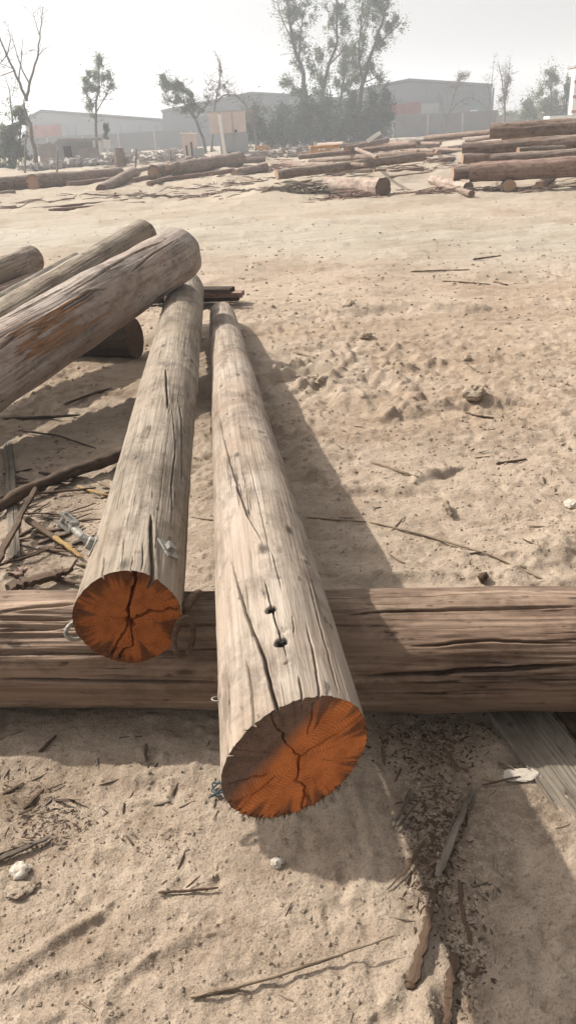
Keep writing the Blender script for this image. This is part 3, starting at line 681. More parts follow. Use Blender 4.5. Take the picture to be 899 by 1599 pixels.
stick('wood_splinter','thin splinter crossing the pile of bark crumbs in the long shadow','splinter',[(620,1292),(658,1245)],.003,W['plank'],[.01,.02])
stick('bark_strip','long dark bark strip running down to the bottom edge, right of centre','bark strip',[(676,1392),(668,1440),(652,1500),(636,1548)],.0125,W['bark'],[.004,.008,.008,.002],round_=False,taper=(.6,1))
stick('bark_strip','lowest bark strip, cut by the bottom edge of the picture','bark strip',[(712,1490),(702,1545),(696,1620)],.011,W['bark'],[.002,.008,.006],round_=False)
stick('bark_strip','narrow dark root-like strip in the long shadow, middle','bark strip',[(716,1375),(722,1430),(735,1475)],.006,W['bark'],round_=False)
stick('twig','thin grey twig slanting at the lower end of the long shadow','twig',[(690,1468),(722,1512)],.0025,W['plank'],n=8)
stick('twig','hair-thin twig crossing the sunlit sand by the lower bark strip','twig',[(606,1432),(675,1443)],.002,W['stick'],n=8)
stick('wood_splinter','stub of bark right under the cross log beside the orange end','splinter',[(596,1162),(600,1195)],.006,W['plank'],[.02,.01],round_=False,n=8)
stick('twig','crooked twig under the crosswise log, right half','twig',[(690,1165),(712,1195),(732,1206)],.0042,W['bark'],[.03,.014,.008],n=10)
stick('twig','thin twig lying by the pale stone flake','twig',[(752,1226),(812,1212)],.003,W['bark'],[.008,.012],n=8)
stick('wood_splinter','small splinter tucked beside the pale stone flake','splinter',[(776,1190),(800,1199)],.005,W['plank'],[.012,.018],round_=False,n=8)
# weathered boards under the crosswise log, right
def board(name,label,cat,pa,pb,w,th,mat,z=(.0,.0),group=None,n=24,seed=1):
    A=atz(*pa,z[0]+th); B=atz(*pb,z[1]+th); rs=random.Random(seed)
    ex=(B-A).normalized(); ey=Vector((0,0,1)).cross(ex).normalized(); ez=ex.cross(ey); L=(B-A).length
    M=Matrix(((ex.x,ey.x,ez.x,A.x),(ex.y,ey.y,ez.y,A.y),(ex.z,ey.z,ez.z,A.z),(0,0,0,1)))
    m=40; top=np.zeros((n,m,3)); xs=np.linspace(0,L,n); yy=np.linspace(-w/2,w/2,m)
    XX,YY=np.meshgrid(xs,yy,indexing='ij')
    ZZ=fbm(XX*2,YY*160,2,seed)*.0022-.006*np.clip(1-np.abs(vn(XX*.8,YY*70,s=seed+1)-.5)*9,0,1)
    edge=np.clip((w/2-np.abs(YY))/.004,0,1); ZZ=ZZ-(1-edge)*.003
    XX=XX+np.where((XX<1e-6)|(XX>L-1e-6),(vn(YY*120,YY*0,s=seed+2)-.5)*.03,0)
    YY=YY+.004*fbm(XX*3,XX*0+seed,2,seed)
    T=np.stack([XX,YY,ZZ],-1).reshape(-1,3); Bt=T.copy(); Bt[:,2]=-th
    idx=np.arange(n*m).reshape(n,m); o=n*m
    F=[tuple(f) for f in np.stack([idx[:-1,:-1],idx[1:,:-1],idx[1:,1:],idx[:-1,1:]],-1).reshape(-1,4).tolist()]
    F+=[tuple(x+o for x in f[::-1]) for f in F]
    for i in range(n-1): F+=[(int(idx[i,0]),int(idx[i,0])+o,int(idx[i+1,0])+o,int(idx[i+1,0])),(int(idx[i,-1]),int(idx[i+1,-1]),int(idx[i+1,-1])+o,int(idx[i,-1])+o)]
    for j in range(m-1): F+=[(int(idx[0,j]),int(idx[0,j+1]),int(idx[0,j+1])+o,int(idx[0,j])+o),(int(idx[-1,j]),int(idx[-1,j])+o,int(idx[-1,j+1])+o,int(idx[-1,j+1]))]
    ob=mesh_obj(name,np.concatenate([T,Bt]),F,mat,None,smooth=False); ob.matrix_world=M; tag(ob,label,cat,group); return ob
board('plank','wide weathered grey board sunk in the sand, poking out under the cross log at right','plank',(790,1085),(965,1320),.17,.022,W['plank'],(.0,-.020),seed=5)
board('plank','darker board beside the wide grey one at the right edge','plank',(885,1090),(1010,1230),.12,.02,W['bark'],(0,.0),seed=6)
board('plank','board standing out of the shade at the left edge of the yard, behind the debris','plank',(22,870),(14,690),.05,.02,W['plank'],(0,0),seed=7)
# dark debris at left middle
stick('bark_strip','long curved dark bark strip sweeping to the left pole','bark strip',[(-40,815),(40,765),(110,738),(160,722),(215,700)],.034,W['bark'],[.03,.05,.05,.06,.05],n=22,taper=(.8,.9),wob=.15)
stick('bark_strip','dark slat leaning across the curved bark strip at the left edge','bark strip',[(-8,885),(25,820),(56,760)],.017,W['bark'],[.05,.08,.1],round_=False,n=12,taper=(.8,.6),wob=.15)
o=stick('wood_splinter','brown stick with a fresh yellow broken tip between the left debris','splinter',[(38,808),(80,835),(108,855)],.016,W['bark'],[.05,.03,.02],round_=False,wob=.1)
stick('wood_splinter','fresh yellow splintered piece at the end of the brown stick','splinter',[(84,838),(108,854),(130,870)],.013,W['yellow'],[.036,.03,.02],round_=False,wob=.25,taper=(1,.6))
stick('bark_strip','curled red-brown bark sheet behind the crosswise log at left','bark strip',[(14,918),(60,905),(108,890)],.034,W['bark'],[.03,.04,.03],round_=False,wob=.25,taper=(1,.5))
stick('twig','thin stick from the curled bark sheet up to the pole hardware','twig',[(108,892),(122,872)],.006,W['bark'],[.03,.05],n=6)
stick('bark_strip','flat shard of bark tilted on the curled sheet','bark strip',[(20,900),(40,888)],.022,W['far_r'],[.05,.06],round_=False,wob=.4,n=6)
stick('twig','straight thin twig below the curved bark strip','twig',[(10,803),(60,801),(120,806)],.006,W['bark'],[.01,.012,.01])
stick('twig','long grey twig low in the left debris','twig',[(-10,885),(50,868),(95,850)],.007,W['bark'],[.01,.02,.01])
stick('twig','twig branching off under the curved bark strip','twig',[(-5,778),(70,770),(150,762)],.009,W['bark'],[.02,.03,.02])
stick('wood_splinter','pale stick end peeping out left of the pale pole','splinter',[(154,752),(182,765)],.012,W['stick'],[.02,.03],round_=False,n=6)
stick('wood_splinter','orange-tinted stick just below the pale stick end by the pale pole','splinter',[(120,760),(172,774)],.010,W['yellow'],[.012,.015],round_=False,n=6)
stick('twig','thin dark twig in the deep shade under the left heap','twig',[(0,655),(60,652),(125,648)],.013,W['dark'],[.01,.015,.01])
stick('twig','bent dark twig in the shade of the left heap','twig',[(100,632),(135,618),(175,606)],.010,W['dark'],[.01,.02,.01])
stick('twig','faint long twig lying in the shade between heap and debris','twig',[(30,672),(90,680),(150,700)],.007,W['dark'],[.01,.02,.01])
rsf=random.Random(41)
for k in range(40):
    x=rsf.uniform(-10,175) if k<32 else rsf.uniform(0,110); y=rsf.uniform(725,905) if k<32 else rsf.uniform(1195,1330)
    if x>120 and y>800: x-=80
    a=rsf.uniform(-.9,.5); L=rsf.uniform(18,60)*(1.2 if k<32 else .55)
    stick('bark_sliver','thin dark sliver of bark among the litter at the left side','bark sliver',[(x,y),(x+L*math.cos(a),y+L*.6*math.sin(a))],rsf.uniform(.004,.010)*(1.3 if k<32 else .6),W[rsf.choice(['bark','bark','dark','stick'])],[.006,rsf.uniform(.006,.03)],round_=False,group='bark slivers at the left side',n=7,seed=k)
# mid-field sticks
def gs(l,p,r,dz=None,m='stick',name='twig'): return stick(name,l,name.split('_')[-1],p,r,W[m],dz,n=16)
gs('long thin bent stick on the sunlit sand behind the crosswise log',[(575,815),(660,835),(760,865),(860,910)],.0055,[.006,.008,.01,.008])
gs('thin end of the long bent stick running into the shadow of the nearest pole',[(478,808),(530,812),(572,815)],.005,[.004,.006,.006])
gs('straight brown stick on the sand, right of the shadow halfway up',[(576,722),(610,731),(652,745)],.009)
gs('short dark stick on the far right sand at mid height',[(774,724),(798,721),(822,717)],.009,m='bark')
gs('pale short stick right beside the shadow of the nearest pole, far up',[(458,550),(475,554),(492,559)],.011)
gs('dark curved bark piece by the clods, right of centre',[(725,645),(745,650),(770,653)],.011,m='bark',name='bark_strip')
gs('long thin lath crossing the sand where the driven track begins, centre right',[(640,424),(690,422),(733,421)],.011,[.012]*3)
gs('thin lath parallel to and right above the longer one by the driven track',[(738,405),(760,402),(782,399)],.013,[.014]*3,m='bark')
gs('thin stick in the churned sand just in front of the two laths',[(690,439),(725,441),(765,444)],.009,[.01]*3,m='bark')
gs('small dark stick end right of the laths',[(770,440),(782,443),(792,445)],.014,m='bark')
gs('thin twig on the sunlit sand beside the pole hardware, between the two poles',[(292,806),(312,810),(336,812)],.004)
gs('pale splintered chip on the sand behind the crosswise log, right of the shadow',[(694,782),(700,796),(706,808)],.014,[.02,.03,.01],name='wood_splinter')
gs('brown stub lying against the back of the crosswise log, right',[(748,904),(760,896)],.018,[.02,.02],name='wood_splinter',m='bark')
gs('thin stick at right edge in the churned sand behind the crosswise log',[(860,857),(875,862),(890,869)],.005)
gs('short twig crossing the long bent stick near its thin end',[(612,828),(622,816),(632,806)],.0045)
# boards bundled behind the poles' far ends
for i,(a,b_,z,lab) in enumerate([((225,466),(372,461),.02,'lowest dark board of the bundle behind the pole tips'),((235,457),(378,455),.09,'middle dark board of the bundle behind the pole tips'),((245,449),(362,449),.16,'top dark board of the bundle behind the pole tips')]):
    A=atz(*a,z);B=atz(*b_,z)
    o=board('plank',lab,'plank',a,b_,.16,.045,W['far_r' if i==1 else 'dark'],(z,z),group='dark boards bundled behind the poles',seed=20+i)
# stones
def stone(name,label,px,py,s,mat,sink=.3,sq=(1,1,.7),seed=0,cat='stone',group=None):
    P=gp(px,py); n=14; V=[];F=[]
    import bmesh
    bm=bmesh.new(); bmesh.ops.create_icosphere(bm,subdivisions=3,radius=1)
    co=np.array([v.co[:] for v in bm.verts]); f=[tuple(v.index for v in q.verts) for q in bm.faces]; bm.free()
    nz=fbm(co[:,0]*1.3+seed,co[:,1]*1.3,3,seed,z=co[:,2]*1.3+9); nz2=fbm(co[:,0]*5+seed,co[:,1]*5,2,seed+1,z=co[:,2]*5)
    co=co*(1+.55*nz+.28*nz2)[:,None]*np.array(sq)*s
    o=mesh_obj(name,co,f,mat,None,smooth=False); o.location=P+Vector((0,0,s*sq[2]*(1-sink*2)*.8)); tag(o,label,cat,group); return o
stone('stone','white rounded stone half sunk at the left edge of the front sand',32,1362,.020,W['stone'],seed=3)
stone('stone','flatter sandy lump directly under the white rounded stone',28,1390,.024,W['sand'],sq=(1.5,1,.5),seed=4)
stone('stone','small grey stone lying in the shadow below the orange pole end',432,1350,.016,W['stone'],sq=(1,.8,.8),seed=5)
stone('stone','pale flat stone flake at the shadow edge, right under the crosswise log',815,1212,.030,W['stone'],sq=(1.3,.75,.22),seed=6,sink=.1)
stone('stone','white pebble at the far right of the sunlit sand',893,790,.03,W['stone'],seed=7)
stone('sand_clod','biggest clod of sand, far up right of the pole tips',543,482,.085,W['sand'],seed=8,cat='clod')
stone('sand_clod','clod right below the biggest one',570,527,.05,W['sand'],seed=9,cat='clod')
stone('sand_clod','clod of sand standing on the bank, right of centre',740,617,.065,W['sand'],seed=10,cat='clod')
stone('sand_clod','clod on the left part of the bank beside the pole shadow',500,597,.055,W['sand'],seed=11,cat='clod')
stone('sand_clod','clod left of the one on the bank beside the shadow',478,596,.05,W['sand'],seed=12,cat='clod')
stone('sand_clod','small dark clod on the sand left of the far right stick',728,562,.035,W['sand'],seed=13,cat='clod')
# scrap of blue cord
P=gp(340,1236,.006); b=MB(); rs=random.Random(5); pts=[P+Vector((.022*math.sin(k*1.7)+rs.uniform(-.006,.006),.028*math.cos(k*1.1),.004+.006*rs.random())) for k in range(12)]
pts=interp_pts(pts,40); b.tube(pts,.0024,6); o=b.build('cord_scrap',W['cloth'],smooth=True,origin=P); tag(o,'tangled scrap of blue-green cord left of the orange pole end','cord')
# crumbs and pebbles nobody could count
def crumbs(name,label,cat,mat,n,zones,smin,smax,seed,flat=.7,elong=1.0):
    rs=np.random.default_rng(seed); V=[];F=[]
    base=np.array([(1,0,0),(-1,0,0),(0,1,0),(0,-1,0),(0,0,1),(0,0,-1)],float); bf=np.array([(0,2,4),(2,1,4),(1,3,4),(3,0,4),(2,0,5),(1,2,5),(3,1,5),(0,3,5)])
    tot=sum(z[4] for z in zones); pos=[]
    for (x0,y0,x1,y1,wt) in zones:
        k=int(n*wt/tot); px=rs.uniform(x0,x1,k) if name!='bark_crumbs' else (x0+x1)/2+rs.normal(size=k)*(x1-x0)*.3; py=rs.uniform(y0,y1,k) if name!='bark_crumbs' else (y0+y1)/2+rs.normal(size=k)*(y1-y0)*.3
        for a,c in zip(px,py): p=atz(a,c); pos.append((p.x,p.y))
    pos=np.array(pos); z=ground_h(pos[:,0],pos[:,1]); k=len(pos)
    s=smin*(smax/smin)**(rs.random(k)**2.6); d=np.hypot(pos[:,0],pos[:,1]); s=s*np.clip(d/2.2,1,3.5)
    ang=rs.uniform(0,6.28,k); B=base[None]*rs.uniform(.6,1.3,(k,6,1))*s[:,None,None]; B[:,:,2]*=flat; B[:,:,0]*=elong
    ca,sa_=np.cos(ang)[:,None],np.sin(ang)[:,None]; X=B[:,:,0]*ca-B[:,:,1]*sa_; Y=B[:,:,0]*sa_+B[:,:,1]*ca
    P=np.stack([X+pos[:,0:1],Y+pos[:,1:2],B[:,:,2]+(z+s*flat*.35)[:,None]],-1).reshape(-1,3)
    Fc=(bf[None]+6*np.arange(k)[:,None,None]).reshape(-1,3)
    o=mesh_obj(name,P,Fc,mat,None,smooth=False); tag(o,label,cat,kind='stuff')
crumbs('sand_crumbs','small lumps and crumbs of sand scattered everywhere','sand crumbs',W['sand'],19000,[(-60,1190,960,1620,3),(0,430,960,910,4),(380,430,960,910,3),(-60,300,960,430,2.5)],.0010,.008,5,.55)
crumbs('gravel','little grey and brown pebbles in the sand','gravel',plain('pebbles',(.22,.17,.13),.9,0,40,.4),1500,[(0,1120,340,1420,3),(200,1290,280,1340,1.0),(580,1130,860,1420,2),(380,430,960,910,2),(60,1230,130,1330,1.2)],.0012,.005,6)
crumbs('bark_crumbs','dark bark crumbs and wood fibres littering the sand','bark litter',W['bark'],6000,[(590,1130,760,1200,1.5),(640,1200,720,1420,2.4),(700,1380,760,1600,.6),(0,1220,130,1330,.8),(0,690,200,910,1.2),(560,1115,899,1160,.6)],.0008,.0045,7,.5,2.6)
# small repeated chips
proto=None; rs=random.Random(12)
def chip_mesh():
    V=[];F=[];m=5;n=5
    for i in range(n):
        q=i/(n-1); w=.004*(1-.7*abs(q-.4))*rs.uniform(.7,1.2)
        for k in range(m): a=2*math.pi*k/m; V.append(((q-.5)*.05,math.cos(a)*w,math.sin(a)*w*.45+rs.uniform(-.0006,.0006)))
    for i in range(n-1):
        for k in range(m): F.append((i*m+k,i*m+(k+1)%m,(i+1)*m+(k+1)%m,(i+1)*m+k))
    F.append(tuple(range(m))[::-1]); F.append(tuple((n-1)*m+k for k in range(m)))
    return V,F
zones=[(0,1160,345,1330,26),(590,1130,780,1430,34),(0,1330,600,1590,12),(600,900,899,600,14),(0,700,150,900,10),(860,1230,899,1330,2),(430,640,620,900,6)]
for zi,(x0,y0,x1,y1,cnt) in enumerate(zones):
    for k in range(cnt):
        px,py=rs.uniform(x0,x1),rs.uniform(y0,y1)
        if k%7==0:
            V,F=chip_mesh(); src=mesh_obj('wood_chip',np.array(V),F,W[['stick','bark','plank'][(k//7)%3]]); c=src
        else: c=src.copy(); COL.objects.link(c)
        P=gp(px,py); sc_=rs.uniform(.35,1.0)*(1 if P.y<2 else 1.7); c.location=P+Vector((0,0,.003*sc_)); c.rotation_euler=(0,rs.uniform(-.15,.15),rs.uniform(0,6.28)); c.scale=(sc_*rs.uniform(.7,1.3),sc_,sc_)
        tag(c,'small loose wood chip lying flat on the sand','wood chip','small wood chips on the sand')
# ------------------------------------------------------------------ far log piles
def flog(label,a,b_,tpx,mat='far_a',z=None,tb=None,group='logs in the far piles',mf='cutF',seed=[100],rise=0.0,name='timber_log',nt=22,Y=None):
    """a,b_: picture points on the axis; tpx: thickness in px; z: axis height at a"""
    seed[0]+=1
    zz=z if z is not None else None
    if Y is None:
        if zz is None:
            # lies on the ground: bottom edge touches
            A=atz(a[0],a[1]+tpx*.42); B=atz(b_[0],b_[1]+(tb or tpx)*.42)
            ra=tpx*dep(A)/FPX/2; rb=(tb or tpx)*dep(B)/FPX/2; A.z=ra*.9; B.z=rb*.9
            A=atz(*a,ra*.9); B=atz(*b_,rb*.9)
        else:
            A=atz(*a,zz); B=atz(*b_,zz+rise); ra=tpx*dep(A)/FPX/2; rb=(tb or tpx)*dep(B)/FPX/2
    else:
        A=aty(*a,Y[0]); B=aty(*b_,Y[1]); ra=tpx*dep(A)/FPX/2; rb=(tb or tpx)*dep(B)/FPX/2
    return make_log(name,label,'log',A,B,ra,rb,W[mat],W[mf],W[mf],ns=30,nt=nt,seed=seed[0],group=group,fr=5,auto=3,deep=.03,grain=.006,wob=.03,fur=.01,furf=2)
GL='logs strewn across the far left of the yard'; GC='poles and logs stacked in the far centre'; GR='thick logs stacked at the far right'
flog('thick log cut by the left picture edge, far left row',(-40,292),(50,283),20,'far_b',group=GL)
flog('long thick brown log lying left to right in the far left row',(52,285),(188,270),24,'far_a',tb=15,group=GL)
flog('thin reddish pole in front of the long thick log, far left',(106,288),(192,279),8,'far_r',group=GL)
flog('short log end leaning out toward the viewer from the far left row',(158,296),(210,269),16,'far_a',group=GL,mf='cutG')
flog('slender log behind the leaning one, far left row',(185,273),(246,262),9,'far_a',group=GL)
flog('thin log between leaning log and thick grey log, far left row',(208,282),(250,275),8,'far_b',group=GL)
flog('thick grey log right of the leaning one, ending below the white frame',(240,270),(314,258),21,'far_a',group=GL)
flog('forked short branch piece in front of the thick grey log',(232,287),(268,277),7,'far_b',group=GL)
flog('thick log continuing right below the stacked panels',(312,258),(374,248),20,'far_b',group=GL)
flog('thin pole tucked in front of the two thick grey logs',(252,281),(332,271),7,'far_r',group=GL)
flog('thin pole sloping behind the thick grey log toward the white frame',(262,262),(298,247),8,'far_a',z=.5,group=GL)
flog('small dark log right of the thick log below the stacked panels',(366,271),(414,261),12,'far_b',group=GL)
flog('slim log behind the small dark one, right of the stacked panels',(356,254),(412,249),8,'far_b',group=GL)
flog('reddish log piece left of the small dark log',(330,272),(364,266),7,'far_r',group=GL)
flog('nearest long thin pole of the far left, lying flat on open sand',(76,329),(226,317),5.5,'far_r',group=GL)
flog('long thin pole just behind the nearest one, far left open sand',(38,328),(200,313),5.0,'far_a',group=GL)
flog('short low log in the open at the left edge behind the thin poles',(-20,306),(22,300),8,'far_a',group=GL)
flog('longest smooth pole of the centre stack, lying in front',(432,273),(662,244),14,'far_a',tb=13,z=.32,rise=.25,group=GC)
flog('stub lying under the left end of the longest centre pole',(443,255),(474,259),11,'far_r',group=GC)
flog('pole behind the longest one, reaching left to the scrub',(467,245),(650,226),8,'far_b',z=.5,rise=.3,group=GC)
flog('pole lying along the back of the centre stack',(470,241),(560,236),8,'far_r',group=GC)
flog('middle pole of the centre stack crossing under the pale plank',(484,252),(652,238),8,'far_a',z=.3,rise=.3,group=GC)
flog('slim pole at the top left of the centre stack',(514,230),(592,221),6,'far_a',z=.5,group=GC)
flog('top pole of the centre stack pointing at the stumps',(540,232),(604,219),8,'far_b',z=.8,group=GC)
flog('pale short plank-like log lying slanted on the centre stack',(556,233),(588,246),6,'far_a',z=.8,group=GC)
flog('short fat pale log alone in front of the centre stack, sawn end to the right',(598,293),(512,289),30,'far_p',tb=24,group=GC,mf='cutG',nt=40)
flog('thin reddish pole leaning in front of the centre stack',(468,286),(584,263),5,'far_r',group=GC)
flog('low log half buried behind the short fat pale one',(508,271),(582,268),9,'far_a',group=GC)
flog('reddish squared log right of the longest centre pole end',(606,271),(658,265),10,'far_r',group=GC)
flog('thin red-brown pole on the ground left of the right stack',(608,278),(702,268),7,'far_r',group=GC)
flog('tan log lying slanted toward the viewer, upper of the two left of the right stack',(731,293),(674,281),17,'far_p',tb=14,group=GC,mf='cutG',nt=36)
flog('dark-ended slim log, lower of the two left of the right stack',(736,303),(682,289),11,'far_b',tb=6,group=GC,mf='cutG')
flog('reddish log behind the right end of the longest centre pole',(668,252),(708,248),7,'far_r',group=GC)
flog('brown log left of the squared stack end, middle height',(676,236),(722,232),11,'far_r',group=GC)
flog('brown log in the back row of the centre, left of the right stack',(648,229),(684,226),8,'far_b',group=GC)
flog('long brown log in the back row, sloping up to the topmost thick log',(664,216),(766,206),8,'far_b',Y=(42,38),group=GC)
flog('pale beam right under the long brown back-row log',(728,219),(766,214),7,'far_a',Y=(36,34),group=GC)
flog('grey pole low in the back row of the centre',(600,233),(664,229),7,'far_b',group=GC)
flog('slim pole right of the stumps in the back row',(612,225),(668,220),6,'far_a',group=GC)
flog('small red log in the back row below the slim pole',(640,240),(676,237),6,'far_r',group=GC)
rsf=random.Random(77)
KN=['half hidden','tilted','bleached','cracked','knotty','straight','crooked','rusty brown','tapered','short','stubby','slim','dusty','split','broken','leaning','dull','pale']
for k,nm in enumerate(KN):
    x=rsf.uniform(470,715); y=rsf.uniform(222,262) if x<640 else rsf.uniform(216,240); L=rsf.uniform(28,90); sl=rsf.uniform(-.22,.06)
    flog('small pole filling the centre stack between the bigger named ones',(x-L/2,y-sl*L/2),(x+L/2,y+sl*L/2),rsf.uniform(4.5,8.5),rsf.choice(['far_r','far_a','far_r','far_b','far_p']),z=rsf.uniform(.15,.5),rise=rsf.uniform(-.05,.25),group='small poles filling the centre stack',nt=14)
# right stack
flog('front bottom thick log of the right stack, reddish, raised on a round bolster',(733,270),(960,257),28,'far_r',tb=33,Y=(20.4,19.5),group=GR,nt=48)
flog('short dark stub at the left end of the front bottom log',(706,271),(734,269),20,'far_b',Y=(21.3,21.3),group=GR,nt=36)
flog('round bolster log under the front bottom log, its sawn end facing the viewer',(795,291),(781,284),19,'far_a',tb=17,group=GR,nt=36)
flog('long dark log of the middle row in the right stack',(721,233),(960,219),19,'far_b',tb=24,Y=(23.5,22.5),group=GR,nt=40)
flog('short brown log at the left end under the middle row',(721,248),(776,246),16,'far_b',Y=(23.2,23.2),group=GR,nt=36)
flog('slightly bowed log resting above the front bottom one',(765,249),(960,236),14,'far_a',tb=17,Y=(22,21.2),group=GR,nt=36)
flog('topmost thick grey log of the right stack',(765,205),(960,194),23,'far_b',tb=26,Y=(24.5,23.5),group=GR,nt=44)
flog('pale log end poking out between middle row and bowed log',(808,235),(880,231),9,'far_a',Y=(22.0,22.6),group=GR)
flog('log behind, filling the right stack under the topmost one',(782,217),(960,207),14,'far_b',Y=(24.8,24.2),group=GR)
flog('dark bearer log in the shade under the front bottom log',(840,291),(862,276),14,'far_b',Y=(20.8,23.5),group=GR)
flog('second dark bearer log in the shade at the right picture edge',(905,284),(915,270),15,'far_b',Y=(20.3,23),group=GR)
# stumps
def stump(label,px,py0,py1,wpx,mat,cat='stump'):
    Yd=atz(px,py0).y; A=aty(px,py0,Yd); B=aty(px+1,py1,Yd); A.z=max(A.z,0); r=wpx*dep(A)/FPX/2
    root=empty('tree_stump',A,label,cat,'stumps standing behind the centre stack')
    n=14; b=MB(); H=(B-A).length; pts=[];
    b.tube([(0,0,-.1),(.01,0,H*.3),(.02,0,H*.7),(0,0,H*.92)],[r*1.15,r,r*.95,r*.9],n,.06); b.build('stump_body',W[mat],root)
    b=MB()
    for k in range(7):
        a=k*.9; rr=r*.6; b.tube([(math.cos(a)*rr,math.sin(a)*rr,H*.85),(math.cos(a)*rr,math.sin(a)*rr,H*random.uniform(1.0,1.15))],[r*.33,r*.08],5)
    b.build('jagged_top',W[mat],root)
stump('pale broken stump standing upright behind the centre stack',561,222,203,13,'far_a')
stump('small reddish stump left of the pale broken one',532,226,210,6,'far_r')
A=aty(573,221,33); B=aty(594,207,33)
b=MB(); ex=(B-A).normalized(); Mx=Matrix((ex,Vector((0,1,0)),ex.cross(Vector((0,1,0))))).transposed()
b.box((A+B)/2,((B-A).length,.06,.13),Mx); o=b.build('plank',W['white'],origin=(A+B)/2); tag(o,'white board leaning beside the pale broken stump','board')
# small box by the pole
P=atz(593,277); b=MB(); b.box((0,0,.13),(.42,.3,.26),jit=.015); o=b.build('wooden_block',W['yellow']); o.location=P; tag(o,'pale yellow wooden block under the longest centre pole','block')
# brush pile of splinters
def brush(label,px,py,wx,wy,h,n,mat,seed,name='brush_pile'):
    rs=random.Random(seed); b=MB(); O=atz(px,py)
    for k in range(n):
        x=rs.gauss(0,wx*.45); y=rs.gauss(0,wy*.45); z=gz(O.x+x,O.y+y)+abs(rs.gauss(0,h*.5))*max(0,1-abs(x)/wx); a=rs.uniform(-.7,.7)+rs.choice([0,0,1.4]); l=rs.uniform(.08,.45)
        d=Vector((math.cos(a)*l,math.sin(a)*l,rs.uniform(-.2,.25)*l)); p=Vector((x,y,z)); r=rs.uniform(.008,.025)
        b.tube([p-d,p+d*.2+Vector((0,0,rs.uniform(0,.03))),p+d],[r*.5,r,r*.4],4)
    o=b.build(name,W[mat]); o.location=(O.x,O.y,0); tag(o,label,'brush pile','heaps of splintered wood on the far sand',kind='stuff')
brush('heap of grey splinters left of the short fat pale log',482,305,1.3,1.2,.16,150,'plank',1)
brush('heap of red-brown bark in front of the short fat pale log',545,312,.7,.5,.10,90,'far_r',2)
brush('scatter of bark and splinters far centre, left of the splinter heap',440,300,2.0,1.6,.07,110,'far_a',3)
brush('splinters lying below the two slanted logs',690,300,2.2,1.2,.05,90,'far_r',4)
brush('splinters scattered below the far left logs',255,305,3.0,2.0,.06,130,'far_a',5)
brush('splinters between the centre stack and the right stack',660,262,3.0,3,.15,140,'far_r',6)
brush('scrap wood heaped left of the centre stack',440,262,2.2,3,.35,170,'far_r',7)
brush('scrap wood heaped along the back of the yard',650,222,6.0,4,.7,200,'far_b',8)
brush('dead brush low along the back of the yard before the dark shrubs',430,250,6,3,.7,260,'twig' if False else 'plank',9)
brush('scrap strewn on the sand left by the thin poles',20,322,1.5,1.5,.06,60,'far_a',10)
brush('splinters heaped between the far left thick logs and the cabinet',280,262,4,2,.35,160,'far_b',11)
brush('broken laths strewn before the orange-brown crate',395,285,3,2,.12,110,'far_a',12)
brush('broken laths tangled on top of the centre stack',570,240,3.5,2.5,.75,150,'far_r',13)
brush('fine splinters on the open sand before the small dark far log',350,300,3,1.5,.05,90,'far_r',14)
brush('fine splinters under the front of the right stack',760,298,2.4,1.0,.05,80,'far_a',15)
brush('scrap slats piled behind the left fence posts',225,258,4,3,.5,150,'plank',16)
# ------------------------------------------------------------------ trees
def leafquads(C,n,rs,size):
    """C: (k,6) centres + radii. returns verts, faces of n leaf faces in noisy clumps"""
    vol=np.array([c[3]*c[4]*c[5] for c in C])**.7; pick=rs.choice(len(C),n,p=vol/vol.sum())
    Cc=np.array(C)[pick]; d=rs.normal(size=(n,3)); d/=np.linalg.norm(d,axis=1)[:,None]; rad=rs.random(n)**.6*1.15
    rad=np.abs(rs.normal(size=n))*.95; P=Cc[:,:3]+d*rad[:,None]*Cc[:,3:]
    k=fbm(P[:,0]*1.5,P[:,1]*1.5,3,3,z=P[:,2]*1.5); keep=k>(-.10+.10*(rad-.6)); P=P[keep]; n=len(P)
    a=rs.normal(size=(n,3)); a/=np.linalg.norm(a,axis=1)[:,None]; b_=np.cross(a,rs.normal(size=(n,3))); b_/=np.linalg.norm(b_,axis=1)[:,None]
    s=size*rs.uniform(.5,1.4,n)[:,None]; a=a*s; b_=b_*s*.45
    V=np.stack([P-a,P+b_,P+a,P-b_],1).reshape(-1,3); F=np.arange(n*4).reshape(-1,4); return V,F
